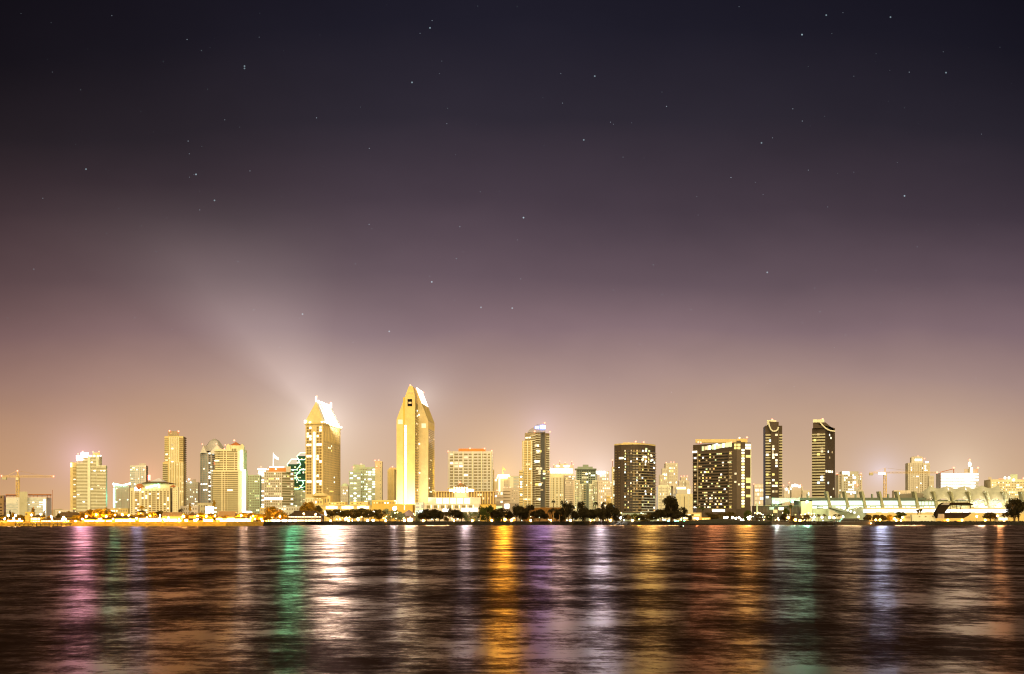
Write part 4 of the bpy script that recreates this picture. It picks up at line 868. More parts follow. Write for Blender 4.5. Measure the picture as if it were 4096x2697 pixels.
# twin slim towers
def slim(label, x0, xc, x1, ytop, ysh, Y, left):
    b = B('condo_tower', label, 'tower', (x0 + x1) / 2, Y, None); sc_ = Y / F
    if left:
        fs = [b.body(x0, x1, ysh, 26, M['dkbrown'])][0]; f = fs[0]
        zb, zt = G, b.z(ysh + 32)
        f.bands(31, .5, M['concrete'], 'balcony', 0., .33, zb, zt, d=1.3); f.bands(31, .5, M['concrete'], 'balcony', .80, 1.0, zb, zt, d=1.3)
        f2, _ = b.body(x0 + 27, x0 + 62, 1688, 14, M['dkbrown'], dY=-2.5); f2.spots(22, 31, WARM, 2.4, .7, .1, .9, zb, zt); f2.ribs(1, .8, M['panel'], u0=.9, u1=1.)
        f2.pane('lit_strip', .25, b.z(1808), .8, 11, M['warmdim'], .3); f2.pane('lit_strip', .95, b.z(1945), .7, 24, M['hazeb'], .3)
        f.spots(9, 31, WARM, 2.4, .7, 0, 1, zb, zt, d=1.6)
        capbox(b, x0 + 15, x0 + 52, ytop, 1700, M['ivory'], 3, 18, 'crown')
        mb = MB(); Yq = b.Y - 3.2; pts = [(x0 + 20, 1686)] + [(x0 + 22 + 3 * k, 1690 + 18 * (1 - math.cos(math.pi * k / 12 * .5 + .5)) * 1.6) for k in range(0)]
        prof = [(x0+20,1686),(x0+25,1706),(x0+31,1720),(x0+40,1726),(x0+50,1725),(x0+58,1719),(x0+61,1709)]
        for p_, q_ in zip(prof, prof[1:]): mb.bar((X(p_[0],Yq),Yq,Z(p_[1],Yq)), (X(q_[0],Yq),Yq,Z(q_[1],Yq)), .75)
        b.add('crown_rim', mb, M['ivory'])
        mb = MB(); pp = prof + [(x0+56,1700),(x0+50,1688)]; mb.sweep([(X(a_,Yq+.3),Yq+.3,Z(c_,Yq+.3)) for a_, c_ in pp], (0, .5, 0)); b.add('crown_front', mb, M['dkbrown'])
        b.beacon(x0 + 36, 1679, 5, 1.0)
    else:
        fl, fr_ = b.body3(x0, xc, x1, 1712, 6, 22, M['dkbrown'])
        zb, zt = G, b.z(1732)
        fl.bands(31, .5, M['concrete'], 'balcony', 0., 1., zb, zt, d=1.3); fl.spots(12, 31, YEL + WARM, 2.6, .7, .1, .9, zb, zt, d=1.5); fr_.spots(10, 31, WARM, 2.6, .7, .1, .9, zb, zt)
        for k in range(4): fr_.pane('window', .1 + k * .2, b.z(1885), 3, 2.2, M['warm'], .3)
        Yq = b.Y - .6; up = [(x0, 1712), (xc, 1712), (x1, 1722), (x1, 1718), (x0 + 52, 1685), (x0 + 4, 1685), (x0 + 4, 1700)]
        mb = MB(); mb.sweep([(X(q,Yq),Yq,Z(r,Yq)) for q, r in [(x0+4,1713),(x0+92,1713),(x0+92,1721),(x0+54,1690),(x0+4,1690)]], (16 * (x0 + 4 - CX) / F, 16, 0)); b.add('crown_front', mb, M['dkbrown'])
        capbox(b, x0 + 4, x0 + 49, ytop, 1690, M['ivory'], -1.2, 15, 'crown')
        prof = [(x0+31,1688),(x0+42,1702),(x0+56,1715),(x0+72,1723),(x0+92,1726)]; mb = MB(); Yr = Yq - 1
        for p_, q_ in zip(prof, prof[1:]): mb.bar((X(p_[0],Yr),Yr,Z(p_[1],Yr)), (X(q_[0],Yr),Yr,Z(q_[1],Yr)), .75)
        b.add('crown_rim', mb, M['ivory']); b.beacon(x0 + 43, 1677, 5, 1.0)
    return b.finish()
slim('slim dark banded tower with a looped crown rim, just right of the wide dark hotel', 3053, 3100, 3129, 1681, 1703, 1260, True)
slim('slim dark banded tower whose crown slopes down to the right, above the convention hall', 3248, 3301, 3340, 1678, 1712, 1260, False)
# right-hand background
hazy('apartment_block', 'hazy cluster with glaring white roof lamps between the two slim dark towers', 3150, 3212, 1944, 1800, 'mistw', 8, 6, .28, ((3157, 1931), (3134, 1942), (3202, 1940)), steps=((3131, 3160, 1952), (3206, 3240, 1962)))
b = B('rooftop_lamps', 'glaring white lamps on the hazy cluster roof between the slim towers', 'lamps', 3180, 1795)
mb = MB(); mb.box(X(3166,b.Y), X(3204,b.Y), b.Y, b.Y+1, G, b.z(1946)); b.add('lamp_frame', mb, M['mistd'])
for q, r in ((3170, 1944), (3180, 1941), (3188, 1942), (3198, 1946), (3146, 1957)): b.beacon(q, r, -1, 2.0, M['white'], 'lamp')
b = B('condo_tower', 'white floodlit grid condo right of the second slim dark tower', 'tower', 3395, 1480)
f, s = b.body(3341, 3449, 1897, 22, M['mistw']); f.grid(20, 12, .6, .5, M['mid'], COOL, .10, z1=b.z(1902)); f.ribs(4, 1.8, M['chalk'], d=.8)
f2, _ = b.body(3358, 3434, 1886, 20, M['chalk'], dY=-4); f2.grid(20, 5, .6, .55, M['mid'], COOL, .22, .12, .75, z1=b.z(1897, -4)); f2.pane('lit_window', .25, b.z(1892, -4), 8, 3.2, M['white'], .4)
f2.spots(10, 20, COOL, 3.6, .7, .6, .9, d=.5); b.beacon(3348, 1895, -2); b.beacon(3444, 1895, -2); b.beacon(3430, 1941, -7, .8)
f3, _ = b.body(3430, 3454, 1961, 12, M['mistw'], dY=-8); f3.grid(6, 3, .5, .5, M['haze'], COOL, .2); b.finish()
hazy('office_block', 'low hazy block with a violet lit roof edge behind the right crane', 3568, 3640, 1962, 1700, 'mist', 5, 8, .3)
b = B('condo_tower', 'hazy cream tower with a drum top behind the crane jib at right', 'tower', 3670, 1750)
f, s = b.body(3621, 3720, 1852, 24, M['mistw']); f.grid(26, 8, .55, .5, M['haze'], COOL, .06, .0, .5, z1=b.z(1858)); f.grid(26, 6, .5, .55, M['mid'], COOL, .07, .55, .98, z1=b.z(1860)); f.ribs(5, 1.8, M['mistw'], d=1.)
f2, _ = b.body(3640, 3692, 1829, 20, M['mistw'], dY=3); f2.pane('lit_window', .6, b.z(1840, 3), 10, 3, M['cool'], .4); f.pane('lit_window', .86, b.z(1849), 4.5, 2.6, M['cool'], .5)
mb = MB(); c_ = (X(3668, b.Y + 8), b.Y + 8); mb.bar((*c_, b.z(1834, 8)), (*c_, b.z(1827, 8)), 7.5, 7.2, 12); b.add('drum', mb, M['mistw'])
b.beacon(3672, 1825, 2); b.beacon(3698, 1835, 2); f3, _ = b.body(3714, 3736, 1903, 14, M['mistw'], dY=-4); f3.grid(10, 3, .5, .5, M['haze'], COOL, .3); b.finish()
b = B('office_tower', 'wide office block with every floor glaring white and a mast on its roof', 'tower', 3830, 1420)
f, s = b.body(3744, 3915, 1892, 30, M['lav'])
LB = glow('glow_office', (1, .97, .9), 4, sample=True, var=.5, scale=.15)
for r in range(6): 
    for k in range(6):
        f.pane('ribbon_window', .085 + k * .15, b.z(1898 + r * 11.5), f.w * .142, 1.9, LB if (k + r) % 7 else M['white'], .3)
for r in range(6): f.pane('ribbon_window', .94, b.z(1898 + r * 11.5), f.w * .10, 1.7, M['hazeb'] if r > 2 else M['cool'], .3)
f.pane('lit_panel', .70, b.z(1912), 4, 11, M['white'], .8); capbox(b, 3857, 3912, 1876, 1893, M['mistd'], 5, 12)
Yb = b.Y + 4; mb = MB(); mb.bar((X(3879,Yb),Yb,b.z(1892)), (X(3879,Yb),Yb,b.z(1842)), 1.2, .5); b.add('mast', mb, M['chalk']); mb = MB(); mb.ball((X(3879,Yb),Yb,b.z(1857)), 2.0, 8, 6, 1.6); b.add('mast_dish', mb, M['cool']); mb = MB(); mb.bar((X(3886,Yb),Yb,b.z(1892)), (X(3886,Yb),Yb,b.z(1870)), 1.4); b.add('mast_base', mb, M['cool'])
for q, r in ((3748, 1890), (3815, 1872), (3912, 1872), (3879, 1840)): b.beacon(q, r, 1, 1.1)
mb = MB(); mb.bar((X(3760,Yb),Yb,b.z(1889)), (X(3815,Yb),Yb,b.z(1875)), .5, n=4); mb.bar((X(3815,Yb),Yb,b.z(1875)), (X(3815,Yb),Yb,b.z(1892)), .5, n=4); b.add('roof_hoist', mb, M['rust']); b.finish()
b = B('hotel', 'yellow lit grid hotel cut by the right edge of the photo', 'building', 4040, 1420)
f, s = b.body(3936, 4180, 1918, 34, M['cream']); f.grid(14, 34, .5, .45, M['mid'], WARM, .22, .02, .98, b.z(2060), b.z(1926)); capbox(b, 3953, 3966, 1909, 1919, M['mistd'], 4, 10); capbox(b, 4042, 4070, 1898, 1919, M['palegreen'], 6, 14)
for k in range(5): f.pane('roof_sign', (3975 - 3936 + k * 6) / 244, b.z(1916), 1.6, 1.0, M['redl'], .4)
for q, r in ((4020, 1912), (4036, 1912), (4055, 1920)): b.beacon(q, r, -1, 1.5, M['white'], 'roof_lamp')
b.beacon(4094, 1914, -1, 1.0); b.finish()
for (x0, x1, yt, Y, mm, lb) in ((222, 300, 2040, 1330, 'mist', 'low tan block left of the twin signed tower'), (790, 872, 2012, 1330, 'cream', 'low cream parking block left of the floodlit shaft tower'), (720, 800, 2024, 1290, 'blush', 'low pinkish block below the slim brown tower'), (1040, 1110, 2030, 1320, 'gold', 'low golden block behind the round brown tree'), (1100, 1230, 2026, 1300, 'greyw', 'pale podium under the orange topped tower'),
                            (440, 522, 2034, 1330, 'gold', 'low golden block below the neon edged block'), (2090, 2260, 2030, 1150, 'rust', 'long orange lit wall behind the palms'), (2470, 2640, 2052, 1150, 'gsteel', 'low greenish base of the curved hotel'), (3340, 3460, 1978, 1400, 'mistw', 'low white block behind the convention hall roof')):
    b = B('low_block', lb, 'building', (x0 + x1) / 2, Y); f, s = b.body(x0, x1, yt, 18, M[mm] if mm != 'rust' else mat('wall_orangelit', (.20, .085, .012))); f.grid(3, max(4, (x1 - x0) // 11), .45, .4, M['mid'] if mm != 'rust' else mat('wall_orangedk', (.15, .06, .01)), WARM if mm != 'rust' else [], .22 if mm != 'rust' else 0, z0=b.z(2078), z1=b.z(yt + 3)); b.finish()
ORD = ['first', 'second', 'third', 'fourth', 'fifth', 'sixth', 'seventh', 'eighth', 'ninth', 'tenth', 'eleventh', 'twelfth', 'thirteenth', 'fourteenth', 'fifteenth', 'sixteenth', 'seventeenth', 'eighteenth', 'nineteenth', 'twentieth']
# ---------------------------------------------------------------- tower cranes
def crane(label, px, ytop, yjib, xl, xr, Y, m, lights, wm=2.6):
    b = B('tower_crane', label, 'crane', px, Y); mx_ = X(px, Y); h = wm / 2
    mb = MB(); zt = Z(yjib, Y)
    for sx in (-h, h):
        for sy in (-h, h): mb.bar((mx_+sx, Y+sy, G), (mx_+sx, Y+sy, zt), .32, n=4)
    z_ = G; k = 0
    while z_ < zt - 3:
        for sy in (-h, h): mb.bar((mx_-h if k % 2 else mx_+h, Y+sy, z_), (mx_+h if k % 2 else mx_-h, Y+sy, z_+3), .2, n=4)
        for sx in (-h, h): mb.bar((mx_+sx, Y-h if k % 2 else Y+h, z_), (mx_+sx, Y+h if k % 2 else Y-h, z_+3), .2, n=4)
        z_ += 3; k += 1
    b.add('mast', mb, m)
    mb = MB(); mb.box(mx_-1.3, mx_+1.3, Y-1.9, Y+1.2, zt-3.2, zt-.3); b.add('cab', mb, M['cream'])
    za = Z(ytop, Y); mb = MB(); 
    for sx in (-1, 1): mb.bar((mx_+sx, Y, zt), (mx_, Y, za), .35, n=4)
    b.add('apex', mb, m)
    for nm, xe in (('counter_jib', xl), ('jib', xr)):
        x1_ = X(xe, Y); mb = MB(); L_ = x1_ - mx_; n = max(4, int(abs(L_) / 3))
        for yo, zo in ((-.8, 0), (.8, 0), (0, 1.4)): mb.bar((mx_, Y+yo, zt+zo), (x1_, Y+yo, zt+zo), .22, n=4)
        for i in range(n):
            xa, xb = mx_ + L_*i/n, mx_ + L_*(i+1)/n
            for yo in (-.8, .8): mb.bar((xa, Y+yo, zt), ((xa+xb)/2, Y, zt+1.4), .12, n=3); mb.bar(((xa+xb)/2, Y, zt+1.4), (xb, Y+yo, zt), .12, n=3)
        b.add(nm, mb, m)
        mb = MB(); mb.bar((mx_, Y, za), (mx_ + L_*.72, Y, zt+1.4), .12, n=3); b.add('tie_cable', mb, m)
    x1_ = X(xl, Y); mb = MB(); d_ = 1 if x1_ < mx_ else -1; mb.box(x1_, x1_ + d_*4.5, Y-1, Y+1, zt-2.6, zt-.2) if d_ > 0 else mb.box(x1_-4.5, x1_, Y-1, Y+1, zt-2.6, zt-.2); b.add('counterweight', mb, M['concrete'])
    for q, r in lights: b.beacon(q, r, 0, .9)
    return b
crane('yellow tower crane with red tip lamps above the lattice block at far left', 71, 1883, 1909, 9, 214, 1290, M['yellowsteel'], ((70, 1884), (6, 1904), (214, 1906)))
cr = crane('orange tower crane with a glaring blue white lamp at right', 3540, 1872, 1893, 3477, 3745, 1420, M['yellowsteel'], ())
mb = MB(); Yc = cr.Y - 1.5; mb.box(X(3513, Yc), X(3541, Yc), Yc-.5, Yc, Z(1899, Yc), Z(1890, Yc)); cr.add('lamp_panel', mb, glow('glow_crane_blue', (.42, .62, 1), 3.0, sample=True))
# ---------------------------------------------------------------- convention hall with fins and sails
b = B('convention_hall', 'long low glass convention hall with slanted fins and white tent sails', 'building', 3560, 1120)
Y = b.Y
f, s = b.body(3238, 4180, 2000, 40, M['gsteel'])
mb = MB(); mb.box(X(3190,Y), X(3700,Y), Y-3, Y+40, b.z(2001), b.z(1991.5)); b.add('roof_slab', mb, mat('wall_hallroof', (.11, .13, .10)))
GL = glow('glow_hall_glass', (.80, 1, .76), 1.6, sample=True, var=.4, scale=.12); GL2 = glow('glow_hall_green', (.75, 1, .72), 1.1, sample=True, var=.4, scale=.2); GL3 = glow('glow_hall_gold', (1, .72, .25), .8, sample=True, var=.5, scale=.2); TB = glow('glow_terrace', (1, .96, .98), 2.4, sample=True, var=.4, scale=.1)
fu = lambda px: (X(px, Y) - f.p0.x) / f.w
fins = [3305, 3377, 3446, 3516, 3587, 3657, 3733, 3803, 3874, 3945, 4016, 4087]
edges = [3248] + [q + 12 for q in fins]
for i in range(len(edges) - 1):
    xa, xb = edges[i] + (2 if i else 0), fins[i] + 8
    g1, g2 = (GL, GL) if i < 5 else ((GL2, GL) if i < 7 else (GL3, GL3))
    if i < 6: f.pane('lit_window', fu((xa + xb) / 2), b.z(2012.5), (xb - xa) * Y / F, 4.2, g1, .2)
    else: 
        for k in range(5): f.pane('lit_window', fu(xa + (xb - xa) * (k + .5) / 5), b.z(2014), 2.6, 3.4, g1, .2)
    for k in range(3): f.pane('lower_window', fu(xa + (xb - xa) * (k + .5) / 3), b.z(2030), (xb - xa) * Y / F / 3.4, 2.0 if rng.random() < .7 else 1.2, g2 if rng.random() < .8 else M['warm'], .2)
for q in fins:
    mb = MB(); mb.sweep([(X(a_, Y-4), Y-4, Z(r, Y-4)) for a_, r in ((q, 1966), (q+8, 1966), (q+14, 1995), (q+23, 2031), (q+12, 2031), (q+6, 1995))], (0, 9, 0)); b.add('fin', mb, mat('wall_fin', (.33, .32, .20)))
for q in (3235, 3364, 3428, 3494, 3559): mb = MB(); mb.box(X(q-2.5,Y), X(q+2.5,Y), Y+3, Y+6, b.z(1992), b.z(1976)); b.add('roof_vent', mb, M['gsteel'])
mb = MB(); mb.box(X(3446,Y), X(4180,Y), Y-16, Y-.2, b.z(2037), b.z(2032)); b.add('terrace_slab', mb, M['cream'])
mb = MB(); mb.box(X(3452,Y), X(4180,Y), Y-12, Y-4, b.z(2055), b.z(2037.2)); b.add('terrace_wall', mb, M['cream'])
ft = Face(b, (X(3452, Y-12), Y-12), (X(4050, Y-12), Y-12), b.z(2055), b.z(2037))
for k in range(24): ft.pane('terrace_window', (k + .5) / 24, b.z(2044 + rng.uniform(-1, 1)), ft.w / 24 * .94, rng.uniform(2.2, 3.4), TB, .2)
mb = MB(); mb.box(X(3452,Y), X(4180,Y), Y-15, Y-3, G, b.z(2055.5)); b.add('plinth', mb, M['gold'])
mb = MB(); mb.box(X(3242,Y), X(3452,Y), Y-8, Y-.1, G, b.z(2036)); b.add('plinth', mb, M['palegreen'])
mb = MB(); mb.box(X(3196,Y), X(3240,Y), Y-9, Y+20, G, b.z(2006)); b.add('end_wall', mb, M['cream'])
mb = MB(); mb.sweep([(X(a_, Y-20), Y-20, Z(r, Y-20)) for a_, r in ((3318, 2031), (3372, 2047), (3428, 2053), (3434, 2045), (3452, 2030), (3440, 2028), (3400, 2046), (3336, 2029))], (0, 10, 0)); b.add('escalator_ramp', mb, M['gsteel'])
mb = MB(); mb.sweep([(X(a_, Y-16), Y-16, Z(r, Y-16)) for a_, r in ((3316, 2034), (3366, 2060), (3366, 2076), (3316, 2076))], (0, 5, 0)); b.add('stair_wall', mb, M['ivory'])
for q, r in ((3375, 2035), (3391, 2041), (3403, 2046), (3418, 2051)): b.beacon(q, r, -21, .9, M['white'], 'roof_lamp')
mb = MB(); mb.sweep([(X(a_, Y-6), Y-6, Z(r, Y-6)) for a_, r in ((3088, 1992), (3200, 1992), (3200, 2006), (3174, 2002), (3120, 2016), (3088, 2018))], (0, 30, 0)); b.add('wing_roof', mb, M['bluegrey'])
SAILM = M['sail']
tops = [(3720, 1943), (3789, 1943), (3859, 1943), (3928, 1942), (3995, 1941)]
def sail(xa, ya, xb, yb_, bl, br, ybot, sag):
    mb = MB(); nu, nv = 12, 8
    for j in range(nv + 1):
        v = j / nv
        for i in range(nu + 1):
            u = i / nu
            ytop_ = ya + (yb_ - ya) * u + sag * math.sin(math.pi * u) * (1 - .3 * u)
            xt = xa + (xb - xa) * u; xo = bl + (br - bl) * u
            yb2 = ybot - 10 * math.sin(math.pi * u) ** 2 * (1 if v < .2 else 1)
            w_ = v ** 1.5
            px = xo + (xt - xo) * v; py = yb2 + (ytop_ - yb2) * (v ** .8 if u > .5 else v ** 1.05)
            Yp = Y - 5 + 24 * v - 5 * math.sin(math.pi * u) * math.sin(math.pi * v)
            mb.v.append((X(px, Yp), Yp, Z(py, Yp)))
    for j in range(nv):
        for i in range(nu): a_ = j*(nu+1)+i; mb.f.append((a_, a_+1, a_+nu+2, a_+nu+1)); mb.mi.append(0)
    b.add('sail_roof', mb, SAILM, smooth=True)
sail(3672, 1975, 3720, 1943, 3712, 3731, 1998, 4)
for i in range(4): sail(tops[i][0], tops[i][1], tops[i+1][0], tops[i+1][1], 3741 + i * 71, 3801 + i * 71, 2004, 13)
sail(3995, 1941, 4024, 1975, 4025, 4085, 2004, 4)
mb = MB(); mb.sweep([(X(a_, Y+8), Y+8, Z(r, Y+8)) for a_, r in ((3600, 1978), (3668, 1972), (3690, 1974), (3722, 1998), (3600, 1998))], (0, 14, 0)); b.add('roof_underside', mb, M['sailshade'])
b.finish()
b = B('hotel_annex', 'brown slatted low annex left of the convention hall', 'building', 3100, 1110)
f, s = b.body(3008, 3194, 2023, 24, M['dkbrown']); f.ribs(30, .5, M['panel'], 'slat', b.z(2050), b.z(2026), .3); f.bands(1, .06, M['palegreen'], 'cornice', z0=b.z(2030), z1=b.z(2018), d=1.0)
f.pane('window', .35, b.z(2034), 4.2, 2.4, M['hazeb'], .5); f.pane('lit_window', .58, b.z(2035), 4.6, 2.6, M['shop'], .5); f.pane('window', .44, b.z(2046), 4, 3, M['amb'], .5)
f.pane('pilaster', .0, b.z(2040), 1.5, 12, M['palegreen'], .6); f.grid(2, 14, .5, .4, None, WARM + [M['shop']], .42, z0=b.z(2074), z1=b.z(2054)); b.finish()
# ---------------------------------------------------------------- seaside village on the left quay
def shop(label, x0, x1, ywall, yroof, Y, wm, rm, panes=(), ncol=0, inset=.5, depth=9, name='shop_building', cat='building', over=.8):
    b = B(name, label, cat, (x0 + x1) / 2, Y)
    xa, xb = X(x0, Y), X(x1, Y)
    f = b.prism([(xa, Y), (xb, Y), (xb, Y + depth), (xa, Y + depth)], G - .3, b.z(ywall), wm)[0]
    if yroof: roof_hip(b, 'roof', xa, xb, Y, Y + depth, b.z(ywall) + .02, b.z(yroof), rm, inset, over)
    for (pa, pb, ya, yb_, m, n) in panes:
        for k in range(n):
            f.pane('lit_window', ((pa + (pb - pa) * (k + .5) / n) - x0) / (x1 - x0), b.z((ya + yb_) / 2), (pb - pa) / n * Y / F * .86, (yb_ - ya) * Y / F, m, .25)
    if ncol:
        for k in range(ncol + 1):
            mb = MB(); xc = xa + (xb - xa) * k / ncol; mb.bar((xc, Y - 1.2, G), (xc, Y - 1.2, b.z(ywall)), .16); b.add('column', mb, M['brownw'])
    b.finish(); return b
SL = M['shoplit']; SH = M['shop']
shop('two storey round ended restaurant with a dark roof at the left quay', 122, 163, 2070, 2059, 905, M['amber'], M['roof'], ((124, 160, 2072, 2079, M['warm'], 6), (124, 160, 2084, 2095, SL, 5)), 4)
shop('long white lit colonnade restaurant on the left quay', 165, 279, 2081, 2071, 900, M['amber'], M['roof'], ((166, 278, 2083, 2095, SL, 17),), 17)
shop('yellow square stair tower block beside the restaurant at far left', 101, 122, 2048, None, 915, M['amber'], M['roof'], ((102, 109, 2053, 2061, M['brown'], 1),))
shop('low lit shop behind the bollards at the left edge', -20, 96, 2080, 2072, 920, M['amber'], M['roof'], ((0, 20, 2086, 2094, SH, 4), (30, 92, 2082, 2091, SL, 9)), 0)
shop('large gabled yellow house with a dark sloping roof and rooftop lantern', 222, 318, 2070, 2049, 940, M['amber'], M['roof'], ((262, 300, 2077, 2086, M['amb'], 5),), 0, .35)
shop('small lit lantern house on the ridge of the gabled yellow house', 280, 305, 2056, 2050, 946, M['gold'], M['roof'], ((282, 303, 2057, 2061, M['warmdim'], 4),), 0)
shop('low dark roofed shop row in front of the big round tree', 340, 452, 2078, 2070, 900, M['amber'], M['roof'], ((338, 378, 2081, 2093, SL, 5), (382, 418, 2082, 2092, SL, 4), (424, 448, 2083, 2092, SL, 3)), 0)
shop('long low shop with a flat brown roof right of the big round tree', 440, 542, 2074, 2064, 905, M['gold'], M['roof'], ((458, 540, 2078, 2092, SL, 9),), 0, .5)
shop('little square lookout tower with a pagoda roof below the palm', 548, 575, 2049, 2042, 930, M['amber'], M['roofd'], ((560, 566, 2052, 2056, M['warm'], 1),), 0, .5, 6, over=1.2)
shop('long glaring shop arcade right of the lookout tower', 545, 648, 2072, 2066, 910, M['gold'], M['brownw'], ((556, 646, 2075, 2091, SL, 11),), 0)
shop('brown gable roofed hall with yellow gable ends behind the shop arcade', 650, 722, 2064, 2049, 915, M['gold'], M['brownw'], ((650, 708, 2076, 2094, SL, 7),), 0, .0)
shop('small gazebo roofed kiosk between brown trees', 756, 778, 2062, 2048, 920, M['amber'], M['roof'], (), 0, .5, 6)
shop('low shop with scattered glaring windows left of the brown gable hall', 722, 868, 2082, 2074, 905, M['amber'], M['roof'], ((710, 726, 2080, 2092, SL, 2), (738, 752, 2078, 2088, SL, 2), (774, 788, 2077, 2088, SL, 2), (814, 852, 2077, 2091, SL, 5)), 0)
shop('brown barn roofed shop with a small square dormer and two yellow chimneys', 872, 936, 2066, 2045, 920, M['gold'], M['brownw'], ((872, 950, 2073, 2092, SL, 8),), 0, .06)
shop('white glaring billboard block above the trees left of the barn roofed shop', 822, 846, 2026, None, 1100, M['white'], M['roof'], ((823, 845, 2027, 2052, SL, 1),), 0)
shop('low glaring shop right of the barn roofed shop', 938, 1006, 2073, 2067, 910, M['amber'], M['roof'], ((940, 1004, 2076, 2091, SL, 7),), 0)
shop('low dim lit pavilion in front of the round brown tree', 1028, 1092, 2078, 2072, 960, M['amber'], M['roof'], ((1030, 1054, 2079, 2086, SH, 3), (1058, 1078, 2077, 2086, SL, 2), (1082, 1092, 2079, 2086, SH, 2)), 0)
shop('two storey dark restaurant with twin rows of lamps on the quay corner', 1150, 1288, 2064, 2045, 990, M['roof'], M['roofd'], ((1150, 1284, 2066, 2070, M['warm'], 14), (1090, 1284, 2079, 2086, M['warm'], 18)), 10, .5, 12)
shop('dark gable behind the corner restaurant', 1176, 1232, 2054, 2043, 1004, M['roof'], M['roofd'], (), 0, .0)
shop('brown tent roofed pavilion under the tallest tower', 1600, 1666, 2066, 2040, 1060, M['brownw'], mat('roof_mauve', (.16, .10, .085)), ((1602, 1624, 2074, 2084, M['warmdim'], 4),), 0, .5, 14)
shop('tiny glaring white arch kiosk on the promenade below the tallest tower', 1630, 1650, 2073, None, 1018, M['white'], M['roof'], ((1631, 1649, 2074, 2089, SL, 2),), 0, .5, 4, 'kiosk', 'kiosk')
shop('small tan kiosk with a flat roof left of the first orange quay lamps', 2042, 2062, 2068, 2064, 1045, M['gold'], M['roofd'], ((2044, 2060, 2071, 2076, M['warm'], 2),), 0, .5, 5, 'kiosk', 'kiosk')
shop('low dark shelter under the dense dark tree by the orange wall', 2134, 2190, 2070, 2064, 1050, M['brownw'], M['roofd'], ((2150, 2154, 2074, 2082, M['black'], 1),), 0, .5, 6, 'shelter', 'shelter')
shop('yellow lit marina cafe with a row of bulbs right of the big dark tree', 2702, 2806, 2051, None, 1080, M['sand'], M['roofd'], ((2706, 2762, 2057, 2064, M['shop'], 8), (2764, 2800, 2058, 2064, M['yel'], 4), (2700, 2795, 2070, 2076, SH, 9)), 0, .5, 10)
shop('small yellow hut at the left foot of the dark wide hotel', 2806, 2842, 2070, None, 1060, M['amber'], M['roof'], ((2808, 2838, 2074, 2082, M['yel'], 3),), 0, .5, 6, 'hut', 'hut')
shop('long white shed with three small windows behind the right bank', 3648, 3743, 2059, None, 1058, M['ivory'], M['roof'], ((3675, 3681, 2064, 2069, M['olive'], 1), (3699, 3706, 2064, 2069, M['olive'], 1), (3728, 3735, 2063, 2069, M['olive'], 1)), 0, .5, 6, 'shed', 'shed')
shop('small grey shed left of the long white shed', 3618, 3645, 2064, None, 1056, M['concrete'], M['roof'], ((3620, 3642, 2066, 2074, M['olive'], 3),), 0, .5, 5, 'shed', 'shed')
shop('white tent pavilion under the tree at the right edge', 3992, 4034, 2068, 2056, 1060, M['ivory'], M['ivory'], ((3994, 4030, 2071, 2080, M['warm'], 3),), 0, .5, 8, 'tent', 'tent')
# ---------------------------------------------------------------- lamps
LS = {'vil': glow('glow_lamp_quaywhite', (1, .66, .26), 250, sample=True), 'sodv': glow('glow_lamp_village', (1, .44, .06), 900, sample=True), 'amb': glow('glow_lamp_amber', (1, .60, .10), 100, sample=True), 'rdo': glow('glow_lamp_redorange', (1, .34, .10), 100, sample=True), 'sod': glow('glow_lamp_sodium', (1, .46, .08), 70, sample=True), 'wht': glow('glow_lamp_white', (1, .93, .80), 45, sample=True), 'teal': glow('glow_lamp_teal', (.20, 1, .62), 60, sample=True),
      'cool': glow('glow_lamp_cool', (.62, .72, 1), 160, sample=True), 'dim': glow('glow_lamp_dim', (1, .72, .26), 10, sample=False), 'dimc': glow('glow_lamp_dimcool', (.8, 1, .92), 7, sample=False),
      'or': glow('glow_lamp_orange', (1, .42, .05), 120, sample=True), 'grn': glow('glow_lamp_green', (.1, 1, .35), 25, sample=True), 'big': glow('glow_lamp_flare', (1, .95, .85), 160, sample=True), 'vio': glow('glow_lamp_violet', (.42, .25, 1), 100, sample=True)}
_pole = {}
def lamp(label, px, py, Y, kind, r=.65, name='street_lamp', cat='lamp', group=None):
    zh = Z(py, Y); root = empty(name, (X(px, Y), Y, G - .3), label, cat, group)
    hh = max(.6, zh - G); k = round(hh, 1)
    if k not in _pole:
        mb = MB(); mb.bar((0, 0, 0), (0, 0, k), .14, .08, 6); mb.bar((0, 0, 0), (0, 0, .5), .28, .22, 6); _pole[k] = mb.mesh('pole', M['metal'])
    put('pole', _pole[k], root); put('lamp_globe', ballmesh(r, LS[kind]), root, (0, 0, zh - G + .3 if zh > G else .9))
    return root
def row(desc, pts, Y, kind, r=.65, group=None, **k):
    pts = sorted(pts)
    for i, (q, r_) in enumerate(pts):
        lamp('%s lamp from the left %s' % (ORD[i], desc), q, r_, Y(q) if callable(Y) else Y, kind, r, group=group, **k)
qy = lambda q: shore_y(q) + 7.5
row('in the amber lamp chain on the dark quay wall', [(1251, 2083.5), (1322, 2083.5), (1395, 2083), (1543, 2083), (1618, 2083), (1693, 2083), (1817, 2083), (1889, 2083), (1967, 2082.5), (2046, 2082), (2123, 2082), (2203, 2082), (2283, 2082), (2364, 2082), (2443, 2082), (2530, 2082)], qy, 'sod', .85, 'amber lamps along the quay wall')
row('of the low cluster on the bank before the corner restaurant', [(1096, 2084), (1114, 2084), (1133, 2083.5), (1141, 2083), (1160, 2083.5), (1181, 2083.5), (1240, 2084)], qy, 'wht', .8, 'low lamps before the corner restaurant')
